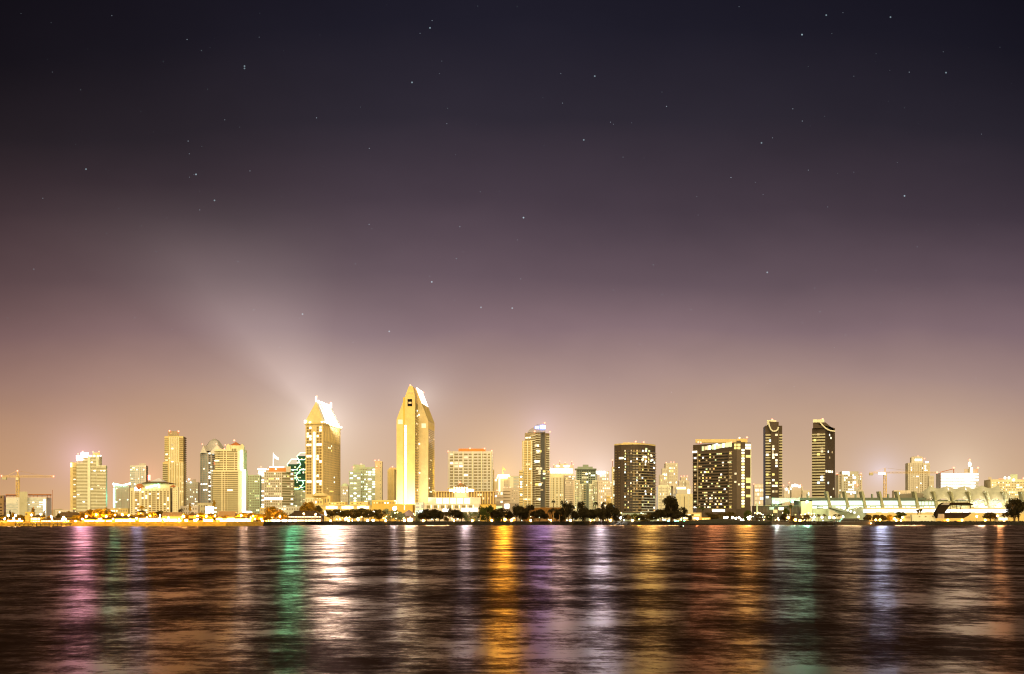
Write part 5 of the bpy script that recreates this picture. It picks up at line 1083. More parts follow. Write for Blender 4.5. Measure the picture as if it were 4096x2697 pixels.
row('among the tall white lamps of the far left quay', [(20, 2074), (47, 2085), (55, 2074), (62, 2062), (126, 2060), (163, 2057), (205, 2067), (255, 2070), (302, 2086), (33, 2062), (250, 2078)], lambda q: shore_y(q) + 22, 'vil', .6, 'tall lamps on the far left quay')
row('shining among the village shops right of the big round tree', [(352, 2085), (388, 2084), (404, 2077), (490, 2059), (520, 2085), (546, 2074), (588, 2072), (622, 2086), (640, 2071), (674, 2071), (716, 2083), (745, 2082), (784, 2082), (816, 2080), (950, 2084), (1002, 2072), (1050, 2083)], lambda q: shore_y(q) + 24, 'sodv', .5, 'lamps among the village shops')
row('of the lamps between the umbrella trees', [(1300, 2049), (1303, 2056), (1326, 2060), (1363, 2049), (1386, 2076), (1428, 2046), (1412, 2083), (1432, 2078), (1475, 2059), (1470, 2084), (1494, 2047), (1492, 2082), (1283, 2061)], lambda q: shore_y(q) + 30, 'wht', .9, 'lamps between the umbrella trees')
lamp('biggest flaring white lamp above the pale lit tree', 1579, 2034, 1060, 'big', 1.6)
lamp('cool white flare lamp right of the dark palm group', 2482, 2072, 1040, 'big', 1.2)
lamp('violet white lamp hanging in the dark trees left of the curved hotel', 2416, 2050, 1060, 'cool', 1.0)
row('on the mound before the dark wide hotel', [(2899, 2071), (2908, 2070), (2929, 2070), (2943, 2073), (2956, 2071), (2972, 2081), (2992, 2070), (3000, 2068), (2996, 2076), (2966, 2080)], 1052, 'wht', .85, 'white lamps on the mound')
row('of the teal flare lamps on the hall wing roof', [(3096, 2008), (3110, 2011), (3169, 2007), (3228, 2007)], 1104, 'teal', 1.0, 'teal flare lamps on the hall wing', name='roof_flare_lamp')
row('of the white stars on the sail hall front', [(3929, 2023), (3999, 2022)], 1108, 'big', 1.4, 'white stars on the sail hall')
row('of the small orange lamps on the right bank', [(3791, 2081), (3848, 2081), (3941, 2081), (4016, 2081), (3907, 2066), (3990, 2064)], 1048, 'sod', .9, 'orange lamps on the right bank')
row('of the glaring pair before the hall end wall', [(3181, 2080), (3153, 2071), (3200, 2086)], 1052, 'or', 1.0, 'lamps before the hall end wall')
row('of the white lamps under the small palms', [(3257, 2068), (3288, 2070), (3318, 2070), (3336, 2072), (3372, 2068), (3434, 2068)], 1066, 'wht', .8, 'lamps under the small palms')
row('of the amber lamps by the clipped hedges', [(3503, 2080), (3520, 2080), (3578, 2075), (3585, 2082), (3610, 2070), (3604, 2082)], 1054, 'sod', .8, 'lamps by the clipped hedges')
row('of the green white lamps right of the big dark tree', [(2674, 2085), (2702, 2085), (2712, 2084), (2738, 2084)], 1050, 'grn', .7, 'green lamps right of the big dark tree')
lamp('tall orange glaring lamp left of the dense dark trees', 2006, 2077, 1040, 'or', 1.0); lamp('second orange lamp beside the tall orange glaring lamp', 2020, 2079, 1040, 'or', 1.0)
lamp('amber lamp added for a water streak at the curved hotel foot', 2556, 2074, 1052, 'amb', 1.0); lamp('red orange lamp added for a water streak left of the small yellow hut', 2790, 2076, 1060, 'rdo', .9); lamp('violet lamp added for a water streak under the dark beige condo tower', 2168, 2070, 1060, 'vio', .9)  # amber, red orange and violet lamps added for streaks on the water
for i, (xa, xb, n, kd, ds) in enumerate(((1320, 1500, 20, 'dim', 'strewn under the umbrella trees'), (1510, 1660, 14, 'dim', 'strewn under the pale lit trees'), (1670, 1900, 24, 'dim', 'strewn under the dark trees before the pink hall'), (1900, 2060, 12, 'dim', 'strewn beneath the yellow lit trees'),
                                         (2060, 2240, 16, 'dimc', 'strewn behind the palms'), (2290, 2480, 16, 'dim', 'strewn under the dark grove'), (2480, 2720, 24, 'dimc', 'strewn at the foot of the curved hotel'), (3010, 3160, 24, 'dim', 'strewn before the brown annex'), (3200, 3330, 16, 'dimc', 'strewn among the palms of the hall'))):
    for k in range(n):
        q = rng.uniform(xa, xb); Y = shore_y(q) + rng.uniform(14, 40)
        lamp('small round garden lamp ' + ds, q, rng.uniform(2066, 2083) if rng.random() < .75 else rng.uniform(2050, 2066), Y, rng.choice((kd, 'dim', 'dimc')), rng.uniform(.28, .55), 'garden_lamp', 'lamp', 'garden lamps ' + ds)
row('of the lamps added to light trees behind the village shops', [(345, 2066), (385, 2060), (425, 2066), (460, 2061), (515, 2062), (600, 2064), (640, 2063), (735, 2066), (790, 2064), (825, 2066), (860, 2064), (965, 2062), (1012, 2065)], 920, 'sodv', .5, 'added lamps behind the village shops')  # added lamps that brighten the tree crowns
row('of the lamps added to light the round dome tree', [(1060, 2066), (1088, 2070), (1120, 2066), (1215, 2056), (1262, 2058)], 972, 'sodv', .5, 'added lamps at the round dome tree')  # more added lamps, to brighten the dome tree
row('added to light the golden quay edge', [(q, 2077) for q in (18, 78, 140, 208, 262, 330, 396, 452, 520, 585, 655, 716, 790, 868, 930, 985, 1020, 1045)], lambda q: shore_y(q) + 9, 'sodv', .42, 'added sodium lamps at the golden quay edge')  # sodium row added to brighten the quay bank
# area lights added to draw the coloured streaks on the water, aimed across it
def bay(px, py, Y, power, color, sx=2.0, sy=1.0):
    l = bpy.data.lights.new('bay_streak_light', 'AREA'); l.energy = power; l.shape = 'RECTANGLE'; l.size = sx; l.size_y = sy; l.color = color; l.spread = math.radians(70)
    o = bpy.data.objects.new('bay_streak_light', l); C.objects.link(o); o.location = (X(px, Y), Y, Z(py, Y))
    o.rotation_euler = (Vector((0, 0, EYE - 3)) - o.location).to_track_quat('-Z', 'Y').to_euler()
for a_ in BAY: bay(*a_)
# ---------------------------------------------------------------- trees
def leafmat(name, rgb):
    if name in MATS: return MATS[name]
    m = mat(name, rgb, rough=.9, var=.6, scale=2.2, spec=.1); return m
LF = {'dark': leafmat('leaf_dark', (.028, .019, .007)), 'brown': leafmat('leaf_lit_brown', (.30, .155, .016)), 'gold': leafmat('leaf_lit_gold', (.50, .27, .02)), 'pale': leafmat('leaf_lit_pale', (.20, .21, .12)), 'green': leafmat('leaf_green', (.055, .06, .012)), 'olive': leafmat('leaf_olive', (.07, .045, .012))}  # gold, brown and pale leaves carry lamplight in their base colour
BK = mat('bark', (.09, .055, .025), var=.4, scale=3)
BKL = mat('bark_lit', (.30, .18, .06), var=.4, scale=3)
def crown_mesh(seed, kind):
    r = random.Random(seed); mb = MB(); blobs = []
    if kind == 'round':
        blobs = [((0, 0, 0), .72)] + [((math.cos(t) * .52, math.sin(t) * .52, r.uniform(-.35, .35)), r.uniform(.34, .5)) for t in [r.uniform(0, 6.28) for _ in range(9)]] + [((r.uniform(-.3, .3), r.uniform(-.3, .3), .55), .38) for _ in range(3)]
        nl, sz = 1900, .11
    elif kind == 'umbrella':
        blobs = [((r.uniform(-.75, .75), r.uniform(-.6, .6), r.uniform(-.55, .6)), r.uniform(.26, .42)) for _ in range(18)]; nl, sz = 1300, .10
    elif kind == 'airy':
        blobs = [((r.uniform(-.7, .7), r.uniform(-.7, .7), r.uniform(-.75, .8)), r.uniform(.22, .42)) for _ in range(19)]; nl, sz = 1700, .09
    else:
        blobs = [((r.uniform(-.3, .3), r.uniform(-.3, .3), -.8 + 1.6 * i / 9), .55 * (1 - i / 13)) for i in range(10)]; nl, sz = 1200, .10
    wsum = sum(b_[1] ** 2 for b_ in blobs)
    for c, rad in blobs:
        for _ in range(int(nl * rad * rad / wsum)):
            d = Vector((r.gauss(0, 1), r.gauss(0, 1), r.gauss(0, 1))).normalized()
            p = Vector(c) + d * rad * (r.random() ** .33) * 1.05
            nrm = (d + Vector((r.uniform(-1, 1), r.uniform(-1, 1), r.uniform(-1, 1))) * .9).normalized()
            u = nrm.orthogonal().normalized(); w_ = nrm.cross(u); a_ = r.uniform(0, 6.28); u, w_ = u * math.cos(a_) + w_ * math.sin(a_), w_ * math.cos(a_) - u * math.sin(a_)
            s1, s2 = sz * r.uniform(.6, 1.3), sz * r.uniform(.4, .9)
            mb.add([p - u * s1, p + w_ * s2, p + u * s1, p - w_ * s2], [(0, 1, 2, 3)])
    return mb
def trunk_mesh(seed, limbs=4, spread=.5):
    r = random.Random(seed); mb = MB(); k = (r.uniform(-.05, .05), r.uniform(-.05, .05), .5)
    mb.bar((0, 0, 0), k, .055, .04, 7)
    for i in range(limbs):
        a_ = 6.28 * i / limbs + r.uniform(-.5, .5); e = (k[0] + math.cos(a_) * spread * .5, k[1] + math.sin(a_) * spread * .5, r.uniform(.85, 1.05))
        m_ = tuple((k[j] * .6 + e[j] * .4) + (.04 if j == 2 else 0) for j in range(3)); mb.bar(k, m_, .034, .024, 6); mb.bar(m_, e, .024, .008, 5)
        mb.bar(m_, (m_[0] + r.uniform(-.2, .2), m_[1] + r.uniform(-.2, .2), m_[2] + .3), .016, .006, 4)
    return mb
_tm = {}
def tree(label, px, ytop, ybot, half, Y, kind, lf, seed=None, bark=None, name='tree', lean=0):
    seed = rng.randrange(4) if seed is None else seed
    root = empty(name, (X(px, Y), Y, G - .2), label, 'tree'); sc_ = Y / F
    ztop, zbot, rad = Z(ytop, Y) - G + .2, Z(ybot, Y) - G + .2, half * sc_
    k = (kind, seed, lf)
    if k not in _tm: _tm[k] = crown_mesh(seed * 7 + 3, kind).mesh('crown', LF[lf])
    zbot = zbot - 1.6 if px > 1050 else zbot - .8; zc = (ztop + max(zbot, .2)) / 2; hz_ = (ztop - max(zbot, .2)) / 2
    rad *= 1.22; hz_ *= 1.06
    o = put('crown', _tm[k], root, (lean, 0, zc), rng.uniform(0, 6.28) if kind != 'umbrella' else rng.choice((0, 3.14)), (rad, rad * .9, hz_ * 1.08))
    bk_ = bark or BK; k2 = ('t', seed, bk_.name)
    if k2 not in _tm: _tm[k2] = trunk_mesh(seed + 20).mesh('trunk', bk_)
    h = zc + hz_ * .35; w_ = max(h, rad * 1.6)
    put('trunk', _tm[k2], root, (0, 0, 0), rng.uniform(0, 6.28), (min(w_, rad * 1.7), min(w_, rad * 1.7), h))
    return root
def palm(label, px, ytop, Y, h_extra=0, lf='dark', r=3.2, bark=None, droop=1.0):
    root = empty('palm_tree', (X(px, Y), Y, G - .2), label, 'tree'); H_ = Z(ytop, Y) - G + .2 - r * .35
    mb = MB(); n = 5; pts = [(.35 * math.sin(i / n * 2.2 + px), 0, H_ * i / n) for i in range(n + 1)]
    for i in range(n): mb.bar(pts[i], pts[i+1], .32 - .10 * i / n, .32 - .10 * (i + 1) / n, 6)
    mb.build('trunk', bark or BK, root)
    mb = MB(); t_ = pts[-1]; rr = random.Random(int(px))
    for i in range(22):
        a_ = 6.28 * i / 22 + rr.uniform(-.2, .2); up = rr.uniform(-.7, 1.0); seg = 6; prev = None
        for j in range(seg + 1):
            q = j / seg; d_ = r * q; zz = t_[2] + r * (up * q * .7 - droop * .75 * q * q); wv = .42 * math.sin(math.pi * min(1, q * .85 + .12))
            cx_, cy_ = t_[0] + math.cos(a_) * d_, t_[1] + math.sin(a_) * d_; nx_, ny_ = -math.sin(a_) * wv, math.cos(a_) * wv
            cur = [(cx_ - nx_, cy_ - ny_, zz - .15), (cx_, cy_, zz), (cx_ + nx_, cy_ + ny_, zz - .15)]
            if prev and not (j > 1 and rr.random() < .12): mb.add(prev + cur, [(0, 1, 4, 3), (1, 2, 5, 4)])
            prev = cur
    mb.build('crown', LF[lf], root); return root
tree('dark conifer like tree rising above the round ended restaurant', 133, 2030, 2062, 13, 930, 'tall', 'brown', name='tree')
tree('small dark pointed tree right of the round ended restaurant', 177, 2040, 2070, 8, 935, 'tall', 'brown'); tree('small dark tree at the far left behind the lamps', 40, 2042, 2078, 9, 935, 'tall', 'olive', 1)
tree('dark bush like tree beside the left lamps', 52, 2050, 2082, 8, 930, 'round', 'brown', 2); tree('low brown tree left of the yellow stair tower', 82, 2060, 2090, 18, 925, 'round', 'brown', 1); tree('low brown tree at the very left edge', 6, 2062, 2090, 20, 925, 'round', 'olive', 3)
tree('tiny tree on the slope before the gabled yellow house', 233, 2054, 2076, 7, 930, 'round', 'olive', 0); tree('tiny tree behind the rooftop lantern', 276, 2044, 2062, 7, 960, 'round', 'brown', 3)
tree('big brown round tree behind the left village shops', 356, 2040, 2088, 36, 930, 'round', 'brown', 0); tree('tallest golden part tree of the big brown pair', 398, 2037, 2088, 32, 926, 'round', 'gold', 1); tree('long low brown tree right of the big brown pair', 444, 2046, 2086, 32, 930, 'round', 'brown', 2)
tree('pale golden tree behind the neon edged block foot', 425, 2032, 2050, 12, 1000, 'airy', 'gold', 2); tree('low golden tree left of the lookout tower', 530, 2060, 2086, 20, 935, 'round', 'gold', 3)
palm('golden palm above the pagoda roofed lookout tower', 566, 2020, 960, lf='gold', r=3.0)
tree('dark topped tree behind the shop arcade', 632, 2046, 2084, 32, 935, 'round', 'olive', 1); tree('green golden tree right of the lookout tower', 592, 2056, 2086, 20, 935, 'round', 'gold', 0); tree('dark tree at the left end of the brown gable hall', 666, 2048, 2080, 20, 940, 'round', 'olive', 2)
palm('small palm behind the right end of the brown gable hall', 724, 2034, 960, lf='olive', r=2.6)
tree('golden cone tree above the gazebo kiosk', 760, 2014, 2036, 8, 1180, 'tall', 'gold', 0); tree('golden cone tree left of the floodlit shaft tower', 857, 2000, 2020, 8, 1220, 'tall', 'gold', 2)
tree('wide brown golden tree left of the gazebo kiosk', 738, 2056, 2090, 24, 930, 'airy', 'gold', 1); tree('wide brown golden tree right of the gazebo kiosk', 800, 2052, 2090, 30, 930, 'round', 'gold', 2); tree('brown tree below the white billboard', 846, 2054, 2088, 26, 935, 'round', 'brown', 3)
tree('dark golden tree right of the barn roofed shop', 975, 2052, 2086, 28, 930, 'round', 'gold', 0); tree('dark tree behind the low glaring shop', 1010, 2053, 2086, 22, 935, 'round', 'brown', 1); tree('low golden shrub like tree left of the round brown tree', 1045, 2060, 2090, 24, 960, 'airy', 'gold', 3)
tree('round brown dome tree under the orange topped tower', 1094, 2028, 2082, 34, 985, 'round', 'brown', 1); tree('low brown tree between the round dome tree and the corner restaurant', 1130, 2050, 2084, 22, 985, 'round', 'brown', 2)
tree('brown bushy tree left of the arcade podium', 1238, 2009, 2060, 30, 1020, 'round', 'brown', 3); tree('smaller brown tree right of the bushy tree', 1270, 2024, 2064, 18, 1025, 'round', 'olive', 0); tree('brown tree left flank of the bushy tree', 1212, 2024, 2060, 16, 1030, 'round', 'brown', 0)
ut = ['first dark umbrella tree from the left below the arcades', 'second dark umbrella tree below the arcades', 'third dark umbrella tree below the arcades', 'fourth dark umbrella tree below the arcades', 'fifth dark umbrella tree below the arcades']
for lb, q, yt, hw, sd in zip(ut, (1330, 1372, 1414, 1452, 1484), (2038, 2036, 2035, 2032, 2036), (30, 30, 30, 32, 24), (0, 1, 2, 3, 1)): tree(lb, q, yt, 2066, hw, 1016 + sd * 3, 'umbrella', 'olive', sd, BKL)
tree('dark lamp strewn tree at the right end of the umbrella row', 1518, 2036, 2070, 22, 1022, 'umbrella', 'olive', 2, BKL); tree('dark small tree leaning at the corner restaurant', 1276, 2044, 2074, 18, 1012, 'umbrella', 'brown', 0, BKL)
tree('pale mint lit tree under the biggest flare lamp', 1560, 2040, 2082, 26, 1040, 'airy', 'pale', 0, BKL); tree('pale lit round tree left of the brown tent pavilion', 1602, 2048, 2078, 20, 1040, 'round', 'pale', 1, BKL); tree('pale lit slim tree right of the brown tent pavilion', 1672, 2044, 2078, 12, 1030, 'airy', 'pale', 2, BKL)
tree('broad dark dome tree before the glass cube', 1706, 2038, 2074, 32, 1022, 'round', 'dark', 0); tree('broad dark dome tree right half before the pink hall', 1738, 2037, 2074, 28, 1025, 'round', 'dark', 2); tree('thin lamp strewn tree between the dark dome trees', 1776, 2050, 2076, 18, 1025, 'airy', 'olive', 3, BKL)
tree('leaning pale trunk tree left of the second dark dome', 1796, 2033, 2060, 9, 1022, 'airy', 'olive', 1, BKL, lean=.6); tree('second dark dome tree before the pink hall', 1822, 2040, 2070, 26, 1022, 'round', 'dark', 3); tree('dark low tree right of the second dark dome', 1846, 2048, 2072, 18, 1026, 'round', 'olive', 1)
tree('mint lit feathery tree left of the yellow wall', 1872, 2048, 2080, 22, 1026, 'airy', 'pale', 1, BKL); tree('mint lit feathery tree touching the yellow wall', 1902, 2050, 2082, 20, 1030, 'airy', 'pale', 3, BKL)
tree('yellow lit dark topped tree before the yellow wall', 1946, 2027, 2078, 24, 1022, 'airy', 'green', 0, BKL); tree('dark canopy over the yellow lit tree', 1950, 2027, 2052, 20, 1026, 'umbrella', 'dark', 1, BKL); tree('wide dark tree right of the yellow lit tree', 2004, 2031, 2062, 32, 1026, 'umbrella', 'dark', 2, BKL); tree('green lit lower tree right of the yellow wall', 2000, 2046, 2080, 24, 1030, 'airy', 'green', 2, BKL)
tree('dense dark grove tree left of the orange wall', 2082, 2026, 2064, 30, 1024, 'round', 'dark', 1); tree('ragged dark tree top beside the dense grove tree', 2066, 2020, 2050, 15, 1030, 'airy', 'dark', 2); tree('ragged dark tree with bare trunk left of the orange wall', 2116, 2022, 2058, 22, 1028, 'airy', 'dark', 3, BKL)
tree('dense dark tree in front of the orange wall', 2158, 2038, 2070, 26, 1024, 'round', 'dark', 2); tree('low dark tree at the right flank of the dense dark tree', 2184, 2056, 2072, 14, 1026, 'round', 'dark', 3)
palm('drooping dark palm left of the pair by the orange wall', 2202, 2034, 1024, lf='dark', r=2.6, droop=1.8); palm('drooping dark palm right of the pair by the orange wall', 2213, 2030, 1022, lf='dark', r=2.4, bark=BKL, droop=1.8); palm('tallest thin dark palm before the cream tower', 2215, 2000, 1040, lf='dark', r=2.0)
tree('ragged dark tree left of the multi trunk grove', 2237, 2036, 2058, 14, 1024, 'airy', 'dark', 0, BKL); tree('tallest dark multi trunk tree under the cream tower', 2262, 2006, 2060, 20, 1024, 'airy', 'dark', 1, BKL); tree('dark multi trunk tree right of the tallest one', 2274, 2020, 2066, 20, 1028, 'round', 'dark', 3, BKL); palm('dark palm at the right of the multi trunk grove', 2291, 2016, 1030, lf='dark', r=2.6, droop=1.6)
tree('pointed dark tree under the hat roofed condo', 2332, 2008, 2062, 24, 1024, 'tall', 'dark', 1); tree('wide dark lower tree under the hat roofed condo', 2340, 2034, 2066, 36, 1022, 'round', 'dark', 0); tree('dark tree left flank under the hat roofed condo', 2316, 2010, 2050, 9, 1028, 'airy', 'dark', 3)
palm('dark ragged palm between the two dark groves', 2381, 2004, 1030, lf='dark', r=2.8, droop=1.5); tree('dark tree with lit trunk between the two groves', 2388, 2034, 2068, 26, 1024, 'round', 'dark', 1, BKL); tree('dark upright tree left of the curved hotel', 2414, 2010, 2066, 18, 1024, 'tall', 'dark', 2); tree('dark round tree at the left foot of the curved hotel', 2448, 2024, 2070, 28, 1026, 'round', 'dark', 3, BKL); tree('dark tree top with an orange glow left of the curved hotel', 2438, 2012, 2036, 16, 1030, 'airy', 'olive', 1)
tree('small grey green domed tree at the curved hotel foot', 2512, 2058, 2074, 12, 1050, 'round', 'olive', 0); tree('low green tree below the curved hotel', 2540, 2056, 2082, 22, 1060, 'airy', 'green', 1, BKL); tree('dark low tree below the right half of the curved hotel', 2574, 2058, 2080, 20, 1046, 'airy', 'olive', 2, BKL); tree('dim green tree right foot of the curved hotel', 2598, 2050, 2080, 20, 1060, 'round', 'olive', 3)
tree('big dark upper tree between the curved and the dark wide hotel', 2684, 1990, 2050, 32, 1040, 'airy', 'dark', 0); tree('dense core of the big dark tree', 2686, 1996, 2054, 24, 1044, 'round', 'dark', 1); tree('wide black low tree left of the big dark tree', 2644, 2038, 2070, 30, 1040, 'round', 'dark', 2, BKL); tree('wide black low tree under the big dark tree', 2688, 2034, 2072, 28, 1042, 'round', 'dark', 3, BKL); tree('dark drooping tree right of the big dark tree', 2730, 2030, 2058, 22, 1050, 'airy', 'dark', 2)
palm('green palm at the left foot of the dark wide hotel', 2792, 2020, 1090, lf='green', r=3.8); palm('green palm second at the dark wide hotel', 2808, 2026, 1095, lf='green', r=3.4); tree('green shrubby tree before the dark wide hotel', 2850, 2052, 2078, 30, 1080, 'airy', 'olive', 1); tree('golden olive tree right foot of the dark wide hotel', 2990, 2044, 2074, 18, 1080, 'airy', 'green', 3); tree('olive tree before the middle of the dark wide hotel', 2918, 2048, 2070, 26, 1085, 'round', 'olive', 2)
palm('tall pale green palm before the brown annex', 3160, 2016, 1070, lf='green', r=3.0, bark=BKL); tree('small round green tree by the annex palm', 3146, 2034, 2056, 12, 1070, 'round', 'green', 1); tree('dark low bush tree before the annex', 3134, 2056, 2078, 12, 1054, 'round', 'dark', 0); tree('dark low bush tree right end of the annex', 3172, 2064, 2080, 12, 1054, 'round', 'dark', 3)
tree('flat umbrella tree before the hall end wall', 3222, 2058, 2074, 20, 1060, 'umbrella', 'olive', 3)
for q, lb in ((3258, 'first'), (3274, 'second'), (3297, 'third'), (3340, 'fourth'), (3355, 'fifth')): palm(lb + ' small dark palm from the left before the hall plinth', q, 2055, 1068, lf='olive', r=2.2)
for q, hw, lb in ((3471, 17, 'leftmost clipped olive hedge tree'), (3506, 18, 'second clipped olive hedge tree'), (3532, 15, 'third clipped olive hedge tree'), (3556, 14, 'rightmost clipped amber hedge tree')): tree(lb + ' before the hall terrace', q, 2060, 2082, hw, 1062, 'round', 'olive' if hw > 14 else 'gold', 1)
tree('green lit shrub tree on the terrace left of the white shed', 3600, 2050, 2072, 24, 1070, 'airy', 'green', 0); palm('small dark palm on the white terrace', 3672, 2036, 1075, lf='olive', r=2.6); palm('second small dark palm on the white terrace', 3684, 2034, 1078, lf='olive', r=2.4)
tree('olive dome tree before the lit terrace at right', 3962, 2050, 2072, 26, 1062, 'round', 'olive', 2); tree('dark lamp strewn tree at the right edge', 4058, 1996, 2058, 40, 1050, 'airy', 'dark', 2); tree('dense dark core tree at the right edge', 4074, 1998, 2046, 26, 1054, 'round', 'olive', 1); 
for q, yt, hw, k_, lb in ((500, 2056, 24, 'gold', 'golden tree behind the flat roofed long shop'), (560, 2058, 20, 'brown', 'brown tree at the foot of the lookout tower'), (612, 2050, 22, 'gold', 'golden tree behind the left of the glaring arcade'), (700, 2052, 22, 'brown', 'brown tree behind the brown gable hall'), (830, 2058, 22, 'gold', 'golden tree under the white billboard block'), (905, 2056, 30, 'brown', 'brown tree behind the barn roofed shop'), (955, 2058, 20, 'gold', 'golden tree at the right gable of the barn roofed shop'), (1030, 2056, 22, 'gold', 'golden tree behind the dim lit pavilion'), (1070, 2054, 22, 'brown', 'brown tree left flank of the round dome tree'), (300, 2062, 20, 'gold', 'golden tree right of the gabled yellow house'), (205, 2064, 16, 'brown', 'brown tree between the restaurants'), (110, 2066, 14, 'gold', 'golden tree at the yellow stair tower'), (20, 2066, 22, 'gold', 'golden tree at the far left lamps')): tree(lb, q, yt, 2090, hw, 924, 'round', k_)
for q, yt, hw, k_, lf_, lb in ((2036, 2046, 16, 'round', 'dark', 'small dark tree at the tan kiosk'), (2098, 2040, 22, 'round', 'dark', 'dark tree right flank of the dense grove tree'), (2140, 2048, 14, 'airy', 'dark', 'thin dark tree left of the dense dark tree'), (2226, 2048, 18, 'round', 'dark', 'dark tree under the drooping palms'), (2250, 2034, 18, 'airy', 'dark', 'dark feathery tree inside the multi trunk grove'), (2300, 2044, 16, 'round', 'dark', 'dark tree between the two dark groves'), (2366, 2038, 20, 'round', 'dark', 'dark tree right flank under the hat roofed condo'), (2402, 2040, 20, 'round', 'dark', 'dark tree left of the upright tree'), (2430, 2030, 20, 'round', 'dark', 'dark tree behind the round tree at the curved hotel'), (2466, 2048, 14, 'airy', 'dark', 'thin dark tree right of the round tree at the curved hotel'),
    (1690, 2050, 18, 'round', 'dark', 'dark low tree left flank of the first dark dome'), (1758, 2046, 18, 'round', 'dark', 'dark low tree right flank of the first dark dome'), (1924, 2046, 16, 'airy', 'green', 'green lit tree left of the yellow wall tree'), (1974, 2042, 18, 'round', 'dark', 'dark tree between the yellow lit tree and the wide dark tree'), (2490, 2060, 16, 'airy', 'olive', 'olive shrub tree at the cool flare lamp'), (2560, 2064, 18, 'round', 'dark', 'dark shrub tree below the curved hotel middle'), (2620, 2050, 18, 'round', 'dark', 'dark tree at the left tip of the wide black tree'), (2712, 2046, 20, 'round', 'dark', 'dark tree at the right tip of the wide black tree'), (2760, 2058, 16, 'airy', 'olive', 'olive tree before the marina cafe'), (2880, 2056, 20, 'round', 'olive', 'olive tree on the mound'), (3040, 2058, 18, 'airy', 'olive', 'olive tree before the left of the annex'), (3080, 2056, 18, 'airy', 'green', 'green tree before the middle of the annex')): tree(lb, q, yt, 2074, hw, 1030 if q < 2740 else 1060, k_, lf_)
# low dark mound before the wide hotel
mb = MB(); pts = [(2690, 0), (2760, 1.2), (2880, 2.6), (2960, 1.4), (3020, .8), (3075, 0)]
mq = [(X(p_, 1043), 1043, G - .5 + h_) for p_, h_ in pts] + [(X(p_, 1049), 1049, G - .5 + h_ * 1.05) for p_, h_ in pts] + [(X(p_, 1041), 1041, G - 2) for p_, h_ in pts]
n = len(pts); mb.add(mq, [(2*n+i, 2*n+i+1, i+1, i) for i in range(n-1)] + [(i, i+1, n+i+1, n+i) for i in range(n-1)]); tag(mb.build('mound', mat('mound_grass', (.02, .016, .008), var=.5, scale=.6)), 'low dark grassy mound on the bank', 'mound', kind='structure')
# ---------------------------------------------------------------- boats
def hull_mb(L_, W_, H_, sheer=.35, n=14):
    mb = MB(); ring = []
    for i in range(n + 1):
        t = i / n; w_ = W_ / 2 * (1 - max(0, (t - .45) / .55) ** 2.2) ; zd = H_ * (1 + sheer * t * t); xk = (t - .5) * L_ * (.94 if True else 1)
        mb.v += [(xk, -w_, zd), (xk * .97, -w_ * .8, .15), (xk * .94, 0, -.6), (xk * .97, w_ * .8, .15), (xk, w_, zd)]
    for i in range(n):
        for j in range(4): a_ = i*5+j; mb.f.append((a_, a_+5, a_+6, a_+1)); mb.mi.append(0)
        a_ = i*5; mb.f.append((a_, a_+4, a_+9, a_+5)); mb.mi.append(0)
    mb.f.append((0, 1, 2, 3, 4)); mb.mi.append(0); return mb
def yacht(label, x0, x1, Y, z0, H_, hm, decks, dirn=1, cat='boat', name='motor_yacht'):
    L_ = (x1 - x0) * Y / F; root = empty(name, (X((x0 + x1) / 2, Y), Y, z0), label, cat)
    o = hull_mb(L_, L_ * .22, H_).build('hull', hm, root); root.scale = (dirn, 1, 1)
    for (a_, c_, za, zb_, nm, m_) in decks:
        mb = MB(); w_ = L_ * .075; xa, xb = (a_ - .5) * L_, (c_ - .5) * L_; hh = zb_ - za
        mb.sweep([(xa, -w_, za), (xb, -w_, za), (xb - hh * 1.1, -w_ * .9, zb_), (xa + hh * .35, -w_ * .9, zb_)], (0, w_ * 1.9, 0)); p_ = mb.build(nm, m_, root)
        if nm == 'cabin':
            mb = MB(); mb.sweep([(xa + hh * .6, -w_ - .06, za + hh * .35), (xb - hh * .8, -w_ - .06, za + hh * .35), (xb - hh * 1.15, -w_ - .06, za + hh * .75), (xa + hh * .7, -w_ - .06, za + hh * .75)], (0, .04, 0)); mb.build('window', M['black'], p_)
    mb = MB()
    for k in range(9): mb.bar(((k / 8 - .1) * L_ * .55, -L_ * .10 * (1 - k / 13), H_ * 1.05), ((k / 8 - .1) * L_ * .55, -L_ * .10 * (1 - k / 13), H_ * 1.3 + .9), .06, n=4)
    for k in range(8): mb.bar(((k / 8 - .1) * L_ * .55, -L_ * .10 * (1 - k / 13), H_ * 1.3 + .9), (((k + 1) / 8 - .1) * L_ * .55, -L_ * .10 * (1 - (k + 1) / 13), H_ * 1.3 + .9), .05, n=4)
    mb.build('rail', M['metal'], root); return root
YH = mat('yacht_hull', (.09, .065, .05), rough=.35)
r_ = yacht('long dark motor yacht moored below the convention hall terrace', 3338, 3506, 1032, 0, 2.6, YH, ((.12, .80, 2.7, 4.4, 'cabin', YH), (.16, .58, 4.42, 5.7, 'cabin', YH)))
put('porthole_lamp', ballmesh(.45, LS['sod']), r_, (12, -3.2, 1.5))
yacht('dark motor cruiser moored below the brown annex', 3084, 3172, 1032, 0, 2.0, YH, ((.2, .7, 2.1, 3.6, 'cabin', YH),), -1)
yacht('small dark boat moored left of the long yacht', 3286, 3334, 1034, 0, 1.5, M['hulld'], ((.25, .65, 1.6, 3.0, 'cabin', M['hulld']),)); yacht('smallest dark boat under the small palms', 3246, 3282, 1036, 0, 1.3, M['hulld'], ((.3, .6, 1.4, 2.6, 'cabin', M['hulld']),), -1)
Y = 1056; root = empty('cabin_cruiser', (X(3815, Y), Y, G), 'dark silhouetted cabin cruiser with a flat canopy propped behind the right bank', 'boat'); ox = X(3815, Y)
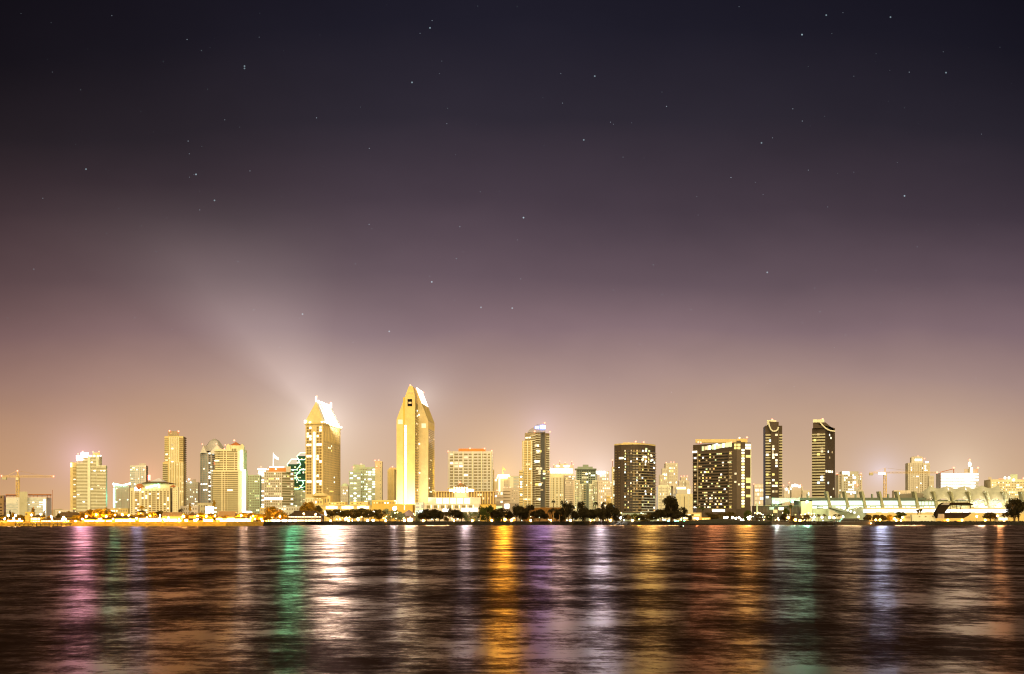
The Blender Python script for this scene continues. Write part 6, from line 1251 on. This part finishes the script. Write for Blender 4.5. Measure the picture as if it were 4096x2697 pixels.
P2 = lambda q, r, y_=0: (X(q, Y) - ox, y_, Z(r, Y) - G)
mb = MB(); mb.sweep([P2(3737, 2060, -3), P2(3742, 2052, -3), P2(3880, 2052, -3), P2(3868, 2064, -3), P2(3850, 2073, -3), P2(3772, 2074, -3), P2(3745, 2073, -3)], (0, 6, 0)); mb.build('hull', M['hulld'], root)
mb = MB(); mb.sweep([P2(3738, 2052, -2.6), P2(3757, 2021, -2.4), P2(3796, 2021, -2.4), P2(3775, 2052, -2.6)], (0, 5, 0)); mb.build('windscreen', M['hulld'], root)
mb = MB(); mb.sweep([P2(3755, 2021, -3), P2(3772, 2011, -3), P2(3866, 2010, -3), P2(3889, 2018, -3), P2(3888, 2021, -3), P2(3800, 2021, -3)], (0, 6, 0)); mb.build('canopy', M['hulld'], root)
for xa, ya, xb, yb_ in ((3796, 2052, 3796, 2021), (3824, 2044, 3822, 2021), (3834, 2048, 3840, 2021), (3876, 2034, 3876, 2021)): mb = MB(); mb.bar(P2(xa, ya, -2.8), P2(xb, yb_, -2.8), .3); mb.build('canopy_post', M['hulld'], root)
mb = MB(); mb.sweep([P2(3745, 2073, -3.1), P2(3748, 2056, -3.1), P2(3772, 2056, -3.1), P2(3772, 2074, -3.1)], (0, .1, 0)); mb.build('bow_panel', M['hull'], root); mb = MB(); mb.sweep([P2(3757, 2020.5, -3.1), P2(3773, 2011.5, -3.1), P2(3796, 2012, -3.1), P2(3790, 2020.5, -3.1)], (0, .1, 0)); mb.build('canopy_lit_chamfer', M['hull'], root)  # lit canopy chamfer is a lighter coloured sheet laid on the canopy
mb = MB(); mb.box(P2(3842,0)[0], P2(3878,0)[0], -3.1, -2.9, P2(0,2056)[2], P2(0,2050)[2]); mb.build('rail', M['hulld'], root)
for q in (3784, 3838):
    mb = MB(); mb.box(-3, 3, -1, 1, 0, 1.3); tag(mb.build('cradle_block', M['amber'], None, (X(q, 1052), 1052, G - .3)), 'amber lit block under the dark cabin cruiser, %s one' % ('left' if q < 3800 else 'right'), 'block')
# channel buoy
Y = 756; root = empty('channel_buoy', (X(2725, Y), Y, 0), 'small dark buoy with a green light floating before the big dark tree', 'buoy')
mb = MB(); mb.bar((0,0,-.6), (0,0,.55), .95, .85, 12); mb.build('float', M['black'], root); mb = MB()
for k in range(3): a_ = 2.1 * k; mb.bar((.6*math.cos(a_), .6*math.sin(a_), .5), (.1*math.cos(a_), .1*math.sin(a_), 3.6), .09, n=4)
mb.bar((0,0,.5), (0,0,4.4), .1, n=5); mb.build('cage', M['black'], root); put('light', ballmesh(.32, LS['grn']), root, (0, 0, 4.5)); put('marker_lamp', ballmesh(.22, LS['dimc']), root, (1.2, -.2, .6))
# pier under the far left restaurants
mb = MB(); mb.box(X(60, 845), X(282, 845), 843, 848, 1.2, 1.9)
b = B('pier', 'low brown timber pier under the far left restaurants', 'pier', 170, 846); b.add('deck', mb, M['roof'])
for k in range(14): mb = MB(); q = X(62 + k * 16.8, 844); mb.bar((q, 844, -1.5), (q, 844, 1.2), .25); b.add('pile', mb, M['roofd'])
mb = MB()
for k in range(14): q = X(62 + k * 16.8, 843.4); mb.bar((q, 843.4, 1.9), (q, 843.4, 3.0), .08, n=4)
mb.bar((X(62, 843.4), 843.4, 3.0), (X(281, 843.4), 843.4, 3.0), .08, n=4); b.add('rail', mb, M['roofd'])
for k in range(9): b.beacon(70 + k * 24, 2096, -2.6, .35, LS['dim'], 'pier_lamp')
